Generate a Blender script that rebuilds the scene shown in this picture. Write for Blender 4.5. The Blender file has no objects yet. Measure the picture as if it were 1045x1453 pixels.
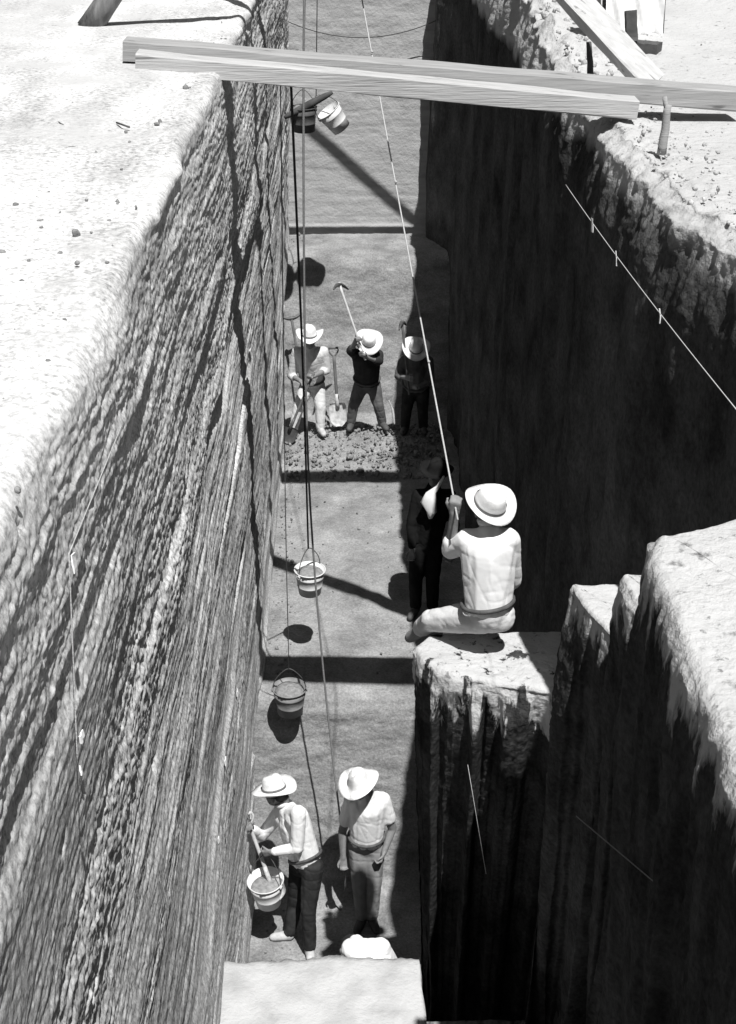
import bpy, bmesh, math, random
import numpy as np
from mathutils import Vector, Matrix, noise as mnoise

random.seed(7)
rng = np.random.default_rng(11)
SC = bpy.context.scene
COL = SC.collection

# ------------------------------------------------------------------ camera frame
CAMZ = 1.65                      # eye height over the reference ground level z = 0
F = 2018.0                       # focal length in photograph pixels
PITCH, YAW = math.radians(25.8), math.radians(1.07)
_cf = Vector((math.sin(YAW) * math.cos(PITCH), math.cos(YAW) * math.cos(PITCH), -math.sin(PITCH)))
_cr = Vector((math.cos(YAW), -math.sin(YAW), 0))
_cu = _cr.cross(_cf)

def P(x, y, d):
    """world point seen at photo pixel (x, y), d metres along the trench"""
    v = _cf * F + _cr * (x - 522.5) - _cu * (y - 726.5)
    t = d / v.y
    return Vector((v.x * t, d, CAMZ + v.z * t))

def onX(x, y, X):
    v = _cf * F + _cr * (x - 522.5) - _cu * (y - 726.5)
    t = X / v.x
    return Vector((X, v.y * t, CAMZ + v.z * t))

def zH(h):
    return CAMZ - h

# ------------------------------------------------------------------ numpy noise
def _hash(ix, iy, iz):
    n = (ix.astype(np.int64) * 374761393 + iy.astype(np.int64) * 668265263 + iz.astype(np.int64) * 2147483647 + 1013) & 0xffffffff
    n = ((n ^ (n >> 13)) * 1274126177) & 0xffffffff
    n = ((n ^ (n >> 15)) * 2246822519) & 0xffffffff
    return ((n ^ (n >> 16)) & 0xffff) / 65535.0

def vn(x, y, z=0.0):
    """value noise in [-1, 1]"""
    x, y, z = np.broadcast_arrays(np.asarray(x, float), np.asarray(y, float), np.asarray(z, float))
    fx, fy, fz = np.floor(x), np.floor(y), np.floor(z)
    u, v, w = x - fx, y - fy, z - fz
    u = u * u * (3 - 2 * u); v = v * v * (3 - 2 * v); w = w * w * (3 - 2 * w)
    r = 0
    for a in (0, 1):
        for b in (0, 1):
            wt = (u if a else 1 - u) * (v if b else 1 - v)
            h0 = _hash(fx + a, fy + b, fz)
            if np.any(w):
                h0 = h0 * (1 - w) + _hash(fx + a, fy + b, fz + 1) * w
            r = r + wt * h0
    return r * 2 - 1

def fbm(x, y, o=4, seed=0.0, g=0.52):
    r, a, s = 0, 1.0, 0.0
    for i in range(o):
        k = 2.03 ** i
        r = r + a * vn(x * k + 17.3 * i + seed, y * k - 9.1 * i + seed * 1.7, 0.0)
        s += a; a *= g
    return r / s

def pn(x, y):
    """2-D gradient noise, about [-1, 1]"""
    x, y = np.broadcast_arrays(np.asarray(x, float), np.asarray(y, float))
    fx, fy = np.floor(x), np.floor(y); u, v = x - fx, y - fy
    su = u * u * u * (u * (u * 6 - 15) + 10); sv = v * v * v * (v * (v * 6 - 15) + 10)
    z = np.full_like(fx, 5.0); r = 0
    for a in (0, 1):
        for b in (0, 1):
            th = _hash(fx + a, fy + b, z) * (2 * math.pi)
            r = r + (su if a else 1 - su) * (sv if b else 1 - sv) * (np.cos(th) * (u - a) + np.sin(th) * (v - b))
    return r * 1.5

def pfbm(x, y, o=4, seed=0.0, g=0.55, ridge=False):
    r, a, s = 0, 1.0, 0.0
    c, sn = math.cos(0.6), math.sin(0.6)
    x, y = np.broadcast_arrays(np.asarray(x, float) + seed * 3.7, np.asarray(y, float) - seed * 1.3)
    for i in range(o):
        n = pn(x, y)
        r = r + a * ((1 - np.abs(n)) ** 2 * 2 - 1 if ridge else n)
        s += a; a *= g
        x, y = (c * x - sn * y) * 2.07 + 13.1, (sn * x + c * y) * 2.07 - 7.7
    return r / s

def sstep(a, b, x):
    t = np.clip((x - a) / (b - a), 0, 1)
    return t * t * (3 - 2 * t)

# ------------------------------------------------------------------ object helpers
def link(o, parent=None):
    COL.objects.link(o)
    if parent is not None:
        o.parent = parent
    return o

def tag(o, label=None, cat=None, group=None, kind=None):
    if label: o['label'] = label
    if cat: o['category'] = cat
    if group: o['group'] = group
    if kind: o['kind'] = kind
    return o

def empty(name, loc, label, cat, group=None):
    o = bpy.data.objects.new(name, None)
    o.location = loc
    o.empty_display_size = 0.1
    link(o)
    return tag(o, label, cat, group)

def mesh_obj(name, verts, faces, mat, parent=None, smooth=True, origin=None):
    """one mesh object; verts in world metres, moved to the parent's (or given) origin"""
    org = Vector(origin) if origin is not None else (parent_origin(parent) if parent else Vector((0, 0, 0)))
    me = bpy.data.meshes.new(name)
    if isinstance(verts, np.ndarray):
        v = verts.reshape(-1, 3) - np.array(org)
        f = np.asarray(faces, dtype=np.int32)
        me.vertices.add(len(v)); me.vertices.foreach_set('co', v.astype(np.float32).ravel())
        k = f.shape[1]
        me.loops.add(f.size); me.loops.foreach_set('vertex_index', f.ravel())
        me.polygons.add(len(f))
        me.polygons.foreach_set('loop_start', np.arange(0, f.size, k, dtype=np.int32))
        me.update(calc_edges=True); me.validate()
    else:
        me.from_pydata([tuple(Vector(p) - org) for p in verts], [], faces)
        me.update()
    if smooth and len(me.polygons):
        me.polygons.foreach_set('use_smooth', [True] * len(me.polygons))
    me.materials.append(mat)
    o = bpy.data.objects.new(name, me)
    if parent is None and origin is not None:
        o.location = org
    return link(o, parent)

def parent_origin(p):
    v = Vector((0, 0, 0))
    while p is not None:
        v += p.location
        p = p.parent
    return v

def bm_obj(name, bm, mat, parent=None, smooth=True, origin=None):
    bmesh.ops.recalc_face_normals(bm, faces=bm.faces)
    vs = [v.co.copy() for v in bm.verts]
    bm.verts.index_update()
    fs = [[v.index for v in f.verts] for f in bm.faces]
    bm.free()
    return mesh_obj(name, vs, fs, mat, parent, smooth, origin)

def grid_faces(nr, nc, wrap=False):
    i = np.arange(nr - 1)[:, None]; j = np.arange(nc if wrap else nc - 1)[None, :]
    a = i * nc + j; b = i * nc + (j + 1) % nc
    c = (i + 1) * nc + (j + 1) % nc; d = (i + 1) * nc + j
    return np.stack([a, b, c, d], -1).reshape(-1, 4)

def grid_normals(V):
    du = np.gradient(V, axis=0); dv = np.gradient(V, axis=1)
    n = np.cross(du, dv)
    return n / (np.linalg.norm(n, axis=-1, keepdims=True) + 1e-9)

# ------------------------------------------------------------------ materials
def nodes(m):
    m.use_nodes = True
    nt = m.node_tree
    return nt, nt.nodes, nt.links

def grey(v):
    return (v, v, v, 1)

def simple(name, v, rough=0.85, var=0.15, scale=25, bump=0.15, bscale=60, spec=0.2, metal=0.0, stretch=None, rot=None, cracks=False):
    m = bpy.data.materials.new(name)
    nt, N, L = nodes(m)
    b = N['Principled BSDF']
    b.inputs['Roughness'].default_value = rough
    b.inputs['Specular IOR Level'].default_value = spec
    b.inputs['Metallic'].default_value = metal
    tc = N.new('ShaderNodeTexCoord'); mp = N.new('ShaderNodeMapping')
    if stretch: mp.inputs['Scale'].default_value = stretch
    if rot is not None:
        mr = N.new('ShaderNodeMapping'); mr.inputs['Rotation'].default_value = rot
        L.new(tc.outputs['Object'], mr.inputs['Vector']); L.new(mr.outputs[0], mp.inputs['Vector'])
    else:
        L.new(tc.outputs['Object'], mp.inputs['Vector'])
    n = N.new('ShaderNodeTexNoise'); n.inputs['Scale'].default_value = scale; n.inputs['Detail'].default_value = 5
    L.new(mp.outputs[0], n.inputs['Vector'])
    r = N.new('ShaderNodeValToRGB')
    r.color_ramp.elements[0].position = 0.3; r.color_ramp.elements[0].color = grey(v * (1 - var))
    r.color_ramp.elements[1].position = 0.7; r.color_ramp.elements[1].color = grey(min(1, v * (1 + var)))
    L.new(n.outputs['Fac'], r.inputs[0])
    if cracks:
        nc = N.new('ShaderNodeTexNoise'); nc.inputs['Scale'].default_value = scale * 0.8; nc.inputs['Detail'].default_value = 3; nc.inputs['Distortion'].default_value = 0.6
        L.new(mp.outputs[0], nc.inputs['Vector'])
        rc = N.new('ShaderNodeValToRGB'); rc.color_ramp.elements[0].position = 0.30; rc.color_ramp.elements[0].color = grey(0.4)
        rc.color_ramp.elements[1].position = 0.37; rc.color_ramp.elements[1].color = grey(1)
        L.new(nc.outputs['Fac'], rc.inputs[0])
        mc = N.new('ShaderNodeMix'); mc.data_type = 'RGBA'; mc.blend_type = 'MULTIPLY'; mc.inputs['Factor'].default_value = 1
        L.new(r.outputs[0], mc.inputs['A']); L.new(rc.outputs[0], mc.inputs['B']); L.new(mc.outputs['Result'], b.inputs['Base Color'])
    else:
        L.new(r.outputs[0], b.inputs['Base Color'])
    n2 = N.new('ShaderNodeTexNoise'); n2.inputs['Scale'].default_value = bscale; n2.inputs['Detail'].default_value = 4
    L.new(mp.outputs[0], n2.inputs['Vector'])
    bp = N.new('ShaderNodeBump'); bp.inputs['Strength'].default_value = bump; bp.inputs['Distance'].default_value = 0.01
    L.new(n2.outputs['Fac'], bp.inputs['Height']); L.new(bp.outputs[0], b.inputs['Normal'])
    return m

def soil(name, lo, hi, stretch=(3, 1, 8), scale=1.0, speck=0.35, speck_lo=0.45, pale=None, pale_z=None, bump=0.5, fine=70, pale2=None, pale3=None, lit_fringe=None):
    """earth: streaky strata + pebble speckle; `pale` is the bleached topsoil above height pale_z"""
    m = bpy.data.materials.new(name)
    nt, N, L = nodes(m)
    b = N['Principled BSDF']; b.inputs['Roughness'].default_value = 1.0; b.inputs['Specular IOR Level'].default_value = 0.0
    g = N.new('ShaderNodeNewGeometry')
    mp = N.new('ShaderNodeMapping'); mp.inputs['Scale'].default_value = stretch
    L.new(g.outputs['Position'], mp.inputs['Vector'])
    n1 = N.new('ShaderNodeTexNoise'); n1.inputs['Scale'].default_value = scale; n1.inputs['Detail'].default_value = 8; n1.inputs['Roughness'].default_value = 0.65
    L.new(mp.outputs[0], n1.inputs['Vector'])
    r1 = N.new('ShaderNodeValToRGB')
    r1.color_ramp.elements[0].position = 0.32; r1.color_ramp.elements[0].color = grey(lo)
    r1.color_ramp.elements[1].position = 0.68; r1.color_ramp.elements[1].color = grey(hi)
    L.new(n1.outputs['Fac'], r1.inputs[0])
    n2 = N.new('ShaderNodeTexNoise'); n2.inputs['Scale'].default_value = fine; n2.inputs['Detail'].default_value = 7; n2.inputs['Roughness'].default_value = 0.72
    L.new(g.outputs['Position'], n2.inputs['Vector'])
    r2 = N.new('ShaderNodeValToRGB')
    r2.color_ramp.elements[0].position = 0.30; r2.color_ramp.elements[0].color = grey(speck_lo)
    r2.color_ramp.elements[1].position = 0.30 + speck; r2.color_ramp.elements[1].color = grey(1)
    L.new(n2.outputs['Fac'], r2.inputs[0])
    mx = N.new('ShaderNodeMix'); mx.data_type = 'RGBA'; mx.blend_type = 'MULTIPLY'; mx.inputs['Factor'].default_value = 1
    L.new(r1.outputs[0], mx.inputs['A']); L.new(r2.outputs[0], mx.inputs['B'])
    out = mx.outputs['Result']
    if pale is not None:
        n3 = N.new('ShaderNodeTexNoise'); n3.inputs['Scale'].default_value = 2.2; n3.inputs['Detail'].default_value = 6
        L.new(g.outputs['Position'], n3.inputs['Vector'])
        r3 = N.new('ShaderNodeValToRGB')
        r3.color_ramp.elements[0].position = 0.3; r3.color_ramp.elements[0].color = grey(pale * 0.9)
        r3.color_ramp.elements[1].position = 0.62; r3.color_ramp.elements[1].color = grey(pale)
        L.new(n3.outputs['Fac'], r3.inputs[0])
        # scattered dark crumbs on the bleached surface
        n4 = N.new('ShaderNodeTexNoise'); n4.inputs['Scale'].default_value = 16; n4.inputs['Detail'].default_value = 6; n4.inputs['Roughness'].default_value = 0.7
        L.new(g.outputs['Position'], n4.inputs['Vector'])
        r4 = N.new('ShaderNodeValToRGB')
        r4.color_ramp.elements[0].position = 0.33; r4.color_ramp.elements[0].color = grey(0.45)
        r4.color_ramp.elements[1].position = 0.40; r4.color_ramp.elements[1].color = grey(1)
        L.new(n4.outputs['Fac'], r4.inputs[0])
        m4 = N.new('ShaderNodeMix'); m4.data_type = 'RGBA'; m4.blend_type = 'MULTIPLY'; m4.inputs['Factor'].default_value = 1
        L.new(r3.outputs[0], m4.inputs['A']); L.new(r4.outputs[0], m4.inputs['B'])
        sx = N.new('ShaderNodeSeparateXYZ'); L.new(g.outputs['Position'], sx.inputs[0])
        ad = N.new('ShaderNodeMath'); ad.operation = 'MULTIPLY_ADD'
        if lit_fringe is not None:  # ragged border between painted sunlit top and painted shade
            mpd = N.new('ShaderNodeMapping'); mpd.inputs['Scale'].default_value = lit_fringe[1]; L.new(g.outputs['Position'], mpd.inputs['Vector'])
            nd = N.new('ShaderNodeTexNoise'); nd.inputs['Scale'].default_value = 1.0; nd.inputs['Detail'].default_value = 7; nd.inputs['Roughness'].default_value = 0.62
            L.new(mpd.outputs[0], nd.inputs['Vector']); dsrc, edge_amp = nd, lit_fringe[0]
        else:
            dsrc, edge_amp = n3, 0.35
        L.new(dsrc.outputs['Fac'], ad.inputs[0]); ad.inputs[1].default_value = edge_amp; L.new(sx.outputs['Z'], ad.inputs[2])
        mr = N.new('ShaderNodeMapRange'); mr.inputs['From Min'].default_value = pale_z; mr.inputs['From Max'].default_value = pale_z + 0.10
        L.new(ad.outputs[0], mr.inputs['Value'])
        m5 = N.new('ShaderNodeMix'); m5.data_type = 'RGBA'
        L.new(mr.outputs[0], m5.inputs['Factor']); L.new(out, m5.inputs['A']); L.new(m4.outputs['Result'], m5.inputs['B'])
        out = m5.outputs['Result']
    if pale3 is not None:            # paler beds of the end wall
        sx3 = N.new('ShaderNodeSeparateXYZ'); L.new(g.outputs['Position'], sx3.inputs[0])
        mr3 = N.new('ShaderNodeMapRange'); mr3.inputs['From Min'].default_value = pale3[1]; mr3.inputs['From Max'].default_value = pale3[1] + 0.2
        L.new(sx3.outputs['Y'], mr3.inputs['Value'])
        mp3 = N.new('ShaderNodeMapping'); mp3.inputs['Scale'].default_value = (1.2, 1, 7); L.new(g.outputs['Position'], mp3.inputs['Vector'])
        n6 = N.new('ShaderNodeTexNoise'); n6.inputs['Scale'].default_value = 2.5; n6.inputs['Detail'].default_value = 8; L.new(mp3.outputs[0], n6.inputs['Vector'])
        r6 = N.new('ShaderNodeValToRGB')
        r6.color_ramp.elements[0].position = 0.3; r6.color_ramp.elements[0].color = grey(pale3[0] * 0.75)
        r6.color_ramp.elements[1].position = 0.6; r6.color_ramp.elements[1].color = grey(pale3[0])
        L.new(n6.outputs['Fac'], r6.inputs[0])
        m7 = N.new('ShaderNodeMix'); m7.data_type = 'RGBA'
        L.new(mr3.outputs[0], m7.inputs['Factor']); L.new(out, m7.inputs['A']); L.new(r6.outputs[0], m7.inputs['B'])
        out = m7.outputs['Result']
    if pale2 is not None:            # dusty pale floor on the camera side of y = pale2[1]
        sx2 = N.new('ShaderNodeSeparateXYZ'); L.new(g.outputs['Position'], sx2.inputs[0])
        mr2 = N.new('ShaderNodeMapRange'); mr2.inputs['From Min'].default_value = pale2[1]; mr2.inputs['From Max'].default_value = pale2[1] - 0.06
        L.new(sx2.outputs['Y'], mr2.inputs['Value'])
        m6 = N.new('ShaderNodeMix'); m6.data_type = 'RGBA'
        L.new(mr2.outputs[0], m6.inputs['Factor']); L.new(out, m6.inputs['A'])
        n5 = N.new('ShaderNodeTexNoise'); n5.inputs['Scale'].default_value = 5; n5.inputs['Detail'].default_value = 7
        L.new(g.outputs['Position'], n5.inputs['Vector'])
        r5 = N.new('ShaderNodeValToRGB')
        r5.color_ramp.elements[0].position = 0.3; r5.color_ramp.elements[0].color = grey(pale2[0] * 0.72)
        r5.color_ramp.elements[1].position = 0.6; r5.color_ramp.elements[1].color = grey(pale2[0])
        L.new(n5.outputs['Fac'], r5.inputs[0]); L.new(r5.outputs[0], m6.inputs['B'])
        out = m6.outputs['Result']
    L.new(out, b.inputs['Base Color'])
    nb = N.new('ShaderNodeTexNoise'); nb.inputs['Scale'].default_value = fine * 0.6; nb.inputs['Detail'].default_value = 6; nb.inputs['Roughness'].default_value = 0.6
    L.new(g.outputs['Position'], nb.inputs['Vector'])
    bp = N.new('ShaderNodeBump'); bp.inputs['Strength'].default_value = bump; bp.inputs['Distance'].default_value = 0.03
    L.new(nb.outputs['Fac'], bp.inputs['Height']); L.new(bp.outputs[0], b.inputs['Normal'])
    return m

M = {}
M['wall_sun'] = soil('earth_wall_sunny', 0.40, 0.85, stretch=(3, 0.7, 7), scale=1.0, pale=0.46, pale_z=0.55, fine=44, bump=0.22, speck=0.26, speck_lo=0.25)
M['wall_dark'] = soil('earth_wall_shaded', 0.045, 0.15, stretch=(3, 1.5, 1.6), scale=1.2, pale=0.46, pale_z=0.02, fine=30, bump=0.8)  # right wall's shade put into the colour, darker than the sunny copy
M['bank'] = soil('earth_bank', 0.04, 0.12, stretch=(5, 5, 2.5), scale=1.0, fine=30, bump=0.8, pale=0.50, pale_z=-0.420, lit_fringe=(0.80, (9, 9, 2.2)))  # flank shade put into the dark colour, sunlit top into the pale
M['ledge'] = soil('earth_ledge', 0.025, 0.085, stretch=(5, 5, 2.5), scale=1.0, fine=30, bump=0.8, pale=0.50, pale_z=-2.210, lit_fringe=(2.00, (9, 9, 1.3)))  # front shade painted as dark earth, its lit ragged edge painted pale
M['step_a'] = soil('earth_step_lower', 0.04, 0.12, stretch=(5, 5, 2.5), scale=1.0, fine=30, bump=0.8, pale=0.50, pale_z=-1.670, lit_fringe=(0.80, (9, 9, 2.2)))  # side shade and sunlit top painted in, as on the bank
M['step_b'] = soil('earth_step_upper', 0.04, 0.12, stretch=(5, 5, 2.5), scale=1.0, fine=30, bump=0.8, pale=0.50, pale_z=-1.210, lit_fringe=(0.80, (9, 9, 2.2)))  # shaded sides and lit top put into the colour here too
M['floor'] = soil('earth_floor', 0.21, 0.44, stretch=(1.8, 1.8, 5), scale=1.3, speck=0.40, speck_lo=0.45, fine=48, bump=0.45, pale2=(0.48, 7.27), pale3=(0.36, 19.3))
M['ground'] = soil('bleached_ground', 0.42, 0.5, stretch=(1, 1, 1), pale=0.50, pale_z=-9, fine=30, bump=0.4)
M['clod'] = soil('earth_clod', 0.22, 0.36, stretch=(5, 5, 5), fine=60, bump=0.5)
M['paleclod'] = soil('pale_clod', 0.45, 0.62, stretch=(5, 5, 5), fine=60, bump=0.5)
M['timber'] = simple('weathered_timber', 0.41, 0.8, 0.13, 4, 0.5, 12, stretch=(0.5, 5, 9), cracks=True)
M['timber_leg'] = simple('sawn_leg_timber', 0.46, 0.8, 0.13, 4, 0.4, 12, stretch=(0.5, 9, 9), rot=(0, math.radians(-48), 0), cracks=True)
M['timber_mid'] = simple('grey_timber', 0.30, 0.8, 0.16, 5, 0.3, 14, stretch=(0.5, 5, 9), cracks=True)
M['log'] = simple('bark_log', 0.16, 0.9, 0.4, 8, 0.5, 20, stretch=(3, 3, 0.6))
M['darkwood'] = simple('dark_wood', 0.07, 0.8, 0.4, 8, 0.4, 20)
M['handle'] = simple('tool_handle', 0.45, 0.7, 0.2, 10, 0.2, 40)
M['handle_dark'] = simple('tool_handle_dark', 0.12, 0.7, 0.2, 10, 0.2, 40)
M['iron'] = simple('tool_iron', 0.06, 0.5, 0.3, 20, 0.2, 60, spec=0.5)
M['steel'] = simple('worn_steel', 0.45, 0.5, 0.3, 20, 0.2, 60, spec=0.5)
M['zinc'] = simple('zinc_pail', 0.60, 0.55, 0.18, 9, 0.15, 30, spec=0.4)
M['zinc_dull'] = simple('dull_pail', 0.20, 0.6, 0.35, 9, 0.2, 30, spec=0.3)
M['pail_dark'] = simple('sooty_pail', 0.07, 0.6, 0.4, 9, 0.2, 30, spec=0.3)
M['pail_earth'] = simple('pail_earth', 0.22, 1.0, 0.3, 30, 0.8, 40, spec=0)
M['rope'] = simple('rope_dark', 0.05, 0.9, 0.2, 80, 0.4, 200)
M['rope_pale'] = simple('rope_pale', 0.42, 0.9, 0.15, 80, 0.4, 200)
M['rope_grey'] = simple('rope_grey', 0.20, 0.9, 0.2, 80, 0.4, 200)
M['string'] = simple('white_string', 0.5, 0.9, 0.05, 80, 0.1, 200)
M['paper'] = simple('white_paper', 0.78, 0.9, 0.05, 30, 0.1, 60)
M['skin'] = simple('tanned_skin', 0.20, 0.6, 0.12, 30, 0.15, 120, spec=0.3)
M['hair'] = simple('black_hair', 0.02, 0.6, 0.3, 60, 0.4, 150, spec=0.3)
M['straw'] = simple('pale_straw', 0.70, 0.85, 0.16, 14, 0.4, 160, spec=0.1)
M['band'] = simple('hat_band', 0.12, 0.8, 0.2, 40, 0.2, 100)
M['white_cloth'] = simple('white_cotton', 0.80, 0.9, 0.03, 12, 0.10, 40, spec=0.1)
M['cream_cloth'] = simple('pale_khaki', 0.58, 0.9, 0.1, 12, 0.3, 40, spec=0.1)
M['grey_cloth'] = simple('grey_cotton', 0.24, 0.9, 0.15, 12, 0.3, 40, spec=0.1)
M['dim_cloth'] = simple('dark_grey_cotton', 0.11, 0.9, 0.2, 12, 0.3, 40, spec=0.1)
M['dark_cloth'] = simple('dark_denim', 0.03, 0.9, 0.35, 12, 0.3, 40, spec=0.1)
M['black_cloth'] = simple('black_wool', 0.012, 0.95, 0.3, 12, 0.3, 40, spec=0.05)
M['leather'] = simple('dark_leather', 0.08, 0.7, 0.3, 20, 0.3, 60, spec=0.3)
M['pale_leather'] = simple('dusty_shoe', 0.45, 0.9, 0.2, 20, 0.3, 60, spec=0.1)

# ------------------------------------------------------------------ terrain
RIMH_L = 1.27
def rim_right_h(d): return 1.60 - 0.29 * sstep(9.0, 12.5, d)
def rim_right_x(d): return 1.51 + 0.15 * (1 - sstep(5.6, 7.0, d)) + 0.05 * sstep(12, 16, d) - 0.24 * sstep(18.4, 19.3, d)

def make_left_wall():
    near = np.exp(np.linspace(math.log(1.6), math.log(22.2), 1150))
    ds = np.concatenate([np.linspace(-3, 1.55, 22), near])
    # cross profile (X, H): ground, rounded rim, wall, down past the pit floor
    xs = np.concatenate([np.linspace(-4.5, -1.25, 75)[:-1], np.linspace(-1.25, -0.74, 80)])
    top = np.stack([xs, np.full_like(xs, RIMH_L) - 0.06 * (1 - sstep(-3, -1.4, xs))], -1)
    a = np.linspace(0, math.pi / 2, 30)[1:]
    rimc = np.stack([-0.74 + 0.05 * np.sin(a), RIMH_L + 0.05 * (1 - np.cos(a))], -1)
    hs = np.concatenate([np.linspace(RIMH_L + 0.05, 3.9, 360)[1:], np.linspace(3.9, 9.5, 330)[1:]])
    wx = -0.69 + 0.01 * sstep(1.3, 2.3, hs) - 0.085 * np.clip((hs - 2.0) / 4.9, 0, 1)
    wall = np.stack([wx, hs], -1)
    prof = np.concatenate([top, rimc, wall])
    D = ds[:, None]; X = np.repeat(prof[None, :, 0], len(ds), 0).copy(); H = np.repeat(prof[None, :, 1], len(ds), 0).copy()
    D = np.repeat(D, prof.shape[0], 1)
    onwall = sstep(RIMH_L + 0.01, RIMH_L + 0.12, H)
    onrim = sstep(-1.25, -0.72, X) * (1 - onwall)
    # pit recess
    X -= 0.10 * sstep(6.75, 7.25, H) * sstep(7.0, 7.2, D) * (1 - sstep(10.6, 11.4, D)) + 0.06 * sstep(6.0, 6.8, H) * (1 - sstep(7.3, 9.0, D))
    warp = 0.12 * fbm(D * 0.35, H * 0.5, 3) + 0.012 * fbm(D * 2.3, H * 5.0, 3, 14.0)
    Hs = H + warp; Dw = D + 0.05 * fbm(D * 1.7, H * 3.1, 3, 15.0)
    big = 0.030 * fbm(D * 0.55, Hs * 0.7, 3, 3.0)
    layers = 0.019 * vn(D * 0.17, Hs * 3.3, 0.0) + 0.012 * vn(D * 0.3, Hs * 7.3 + 40, 0.0) + 0.006 * vn(D * 0.7, Hs * 17.0 + 4, 0.0)
    streak = 0.0085 * pfbm(Dw * 0.9, Hs * 24, 4, 5.0, 0.62) + 0.008 * pfbm(Dw * 0.7, Hs * 9, 3, 6.0, 0.6)
    lump = 0.008 * pfbm(Dw * 1.2, Hs * 3.6, 5, 8.0, 0.55)
    chip = 0.0045 * pfbm(D * 4.0, H * 18.0, 4, 16.0, 0.7, True) + 0.0028 * pfbm(D * 22, H * 44, 2, 19.0, 0.7)
    chip = chip - 0.030 * sstep(0.42, 0.75, pfbm(D * 3.1, Hs * 6.5, 4, 23.0, 0.6))
    upper = 1.0 + 0.5 * (1 - sstep(2.0, 3.2, H)) - 0.35 * sstep(4.5, 6.0, H)
    pebm = sstep(0.1, 0.6, vn(D * 0.12, Hs * 1.9 + 7, 0.0))
    peb = pebm * 0.011 * pfbm(Dw * 16, Hs * 26, 3, 9.0, 0.6)
    tool = (lump + chip) * upper
    smooth = 1 - 0.6 * sstep(1.85, 2.1, Hs) * (1 - sstep(2.4, 2.6, Hs)) * (1 - sstep(3.0, 3.8, D))
    disp = big + (layers + streak + tool + peb) * smooth
    # deep slots weathered along softer beds
    slot = sstep(0.50, 0.8, vn(D * 0.35 + 3, Hs * 5.1 + 11, 0.0)) * sstep(2.3, 3.2, H)
    disp -= 0.035 * slot
    gully = 0.05 * fbm(D * 2.2, H * 1.2, 4, 20.0)
    X += disp * onwall + gully * np.clip(onrim + 0.55 * onwall * (1 - sstep(1.3, 2.0, H)), 0, 1)
    gz = 0.012 * fbm(D * 1.7, X * 1.7, 4, 30.0) + 0.05 * fbm(D * 0.35, X * 0.35, 2, 31.0) * (1 - sstep(-1.4, -0.8, X))
    gz = gz + onrim * (0.018 * fbm(D * 5, X * 5, 4, 33.0) + 0.006 * fbm(D * 20, X * 20, 3, 34.0)) + 0.0015 * fbm(D * 14, X * 14, 3, 35.0)
    Hout = H - gz * (1 - onwall)
    V = np.stack([X, D, CAMZ - Hout], -1)
    f = grid_faces(V.shape[0], V.shape[1])
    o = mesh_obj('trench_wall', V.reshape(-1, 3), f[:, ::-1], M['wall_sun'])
    return tag(o, 'tall sunlit left trench wall of streaky earth below pale ground', 'trench wall', kind='structure')

def make_right_wall():
    ds = np.concatenate([np.linspace(-3, 4, 60), np.exp(np.linspace(math.log(4.02), math.log(22.2), 520))])
    xs_out = np.linspace(0, 3.3, 170)[::-1]                # distance outwards from rim
    hs = np.concatenate([np.linspace(0, 0.07, 14)[1:], np.linspace(0.07, 0.9, 90)[1:], np.linspace(0.9, 7.8, 230)[1:]])
    n1 = len(xs_out); nc = n1 + len(hs)
    D = np.repeat(ds[:, None], nc, 1)
    rx, rh = rim_right_x(D), rim_right_h(D)
    # rim wanders and crumbles
    rx = rx + 0.06 * fbm(D * 1.1, D * 0, 3, 2.0) + 0.035 * fbm(D * 5.0, D * 0 + 3, 3, 4.0)
    X = np.empty_like(D); H = np.empty_like(D)
    X[:, :n1] = rx[:, :n1] + 0.10 + xs_out[None, :]; H[:, :n1] = rh[:, :n1]
    k = hs[None, :]
    X[:, n1:] = rx[:, n1:] + 0.10 * (1 - sstep(0, 0.07, k)) + 0.06 * (1 - sstep(0.05, 0.20 + 0.20 * (1 + fbm(D[:, n1:] * 2.5, D[:, n1:] * 0, 4, 48.0)), k)) - 0.06 - 0.08 * sstep(0.2, 4.2, k)
    H[:, n1:] = rh[:, n1:] + k
    wall = np.zeros_like(D); wall[:, n1:] = sstep(0.0, 0.3, k)
    rub = np.clip(1 - np.abs(X - rx - 0.1) / 0.5, 0, 1) * (1 - wall)
    X -= wall * (0.04 * fbm(D * 0.6, H * 0.5, 3, 40.0) + 0.025 * fbm(D * 3.5, H * 0.7, 4, 41.0) + 0.012 * fbm(D * 9, H * 7, 3, 42.0))
    fr = np.clip(1 - np.abs(H - rh - 0.12) / 0.5, 0, 1)
    X -= (0.05 * fbm(D * 2.6, H * 1.5, 6, 43.0, 0.62) + 0.04 * fbm(D * 9, H * 7, 5, 44.0, 0.65)) * fr
    gz = 0.014 * fbm(D * 1.8, X * 1.8, 4, 50.0) + rub * (0.06 * np.abs(fbm(D * 3.5, X * 3.5, 5, 51.0, 0.6)) + 0.03 * fbm(D * 13, X * 13, 4, 52.0, 0.65))
    # spoil mound at the far right
    gz = gz + 0.3 * np.exp(-((D - 13.3) / 1.1) ** 2 - ((X - 3.8) / 1.0) ** 2) * (1 + 0.5 * fbm(D * 3, X * 3, 4, 53.0))
    rough_far = sstep(9.8, 10.5, D) * (1 - sstep(1.8, 2.6, X)) * (1 - wall)
    gz = gz + rough_far * (0.16 * np.abs(fbm(D * 2.2, X * 2.2, 4, 54.0)))
    H = H - gz * (1 - wall)
    V = np.stack([X, D, CAMZ - H], -1)
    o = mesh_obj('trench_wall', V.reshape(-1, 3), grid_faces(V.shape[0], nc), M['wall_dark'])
    return tag(o, 'deeply shaded right trench wall under a crumbling pale rim', 'trench wall', kind='structure')

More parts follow.
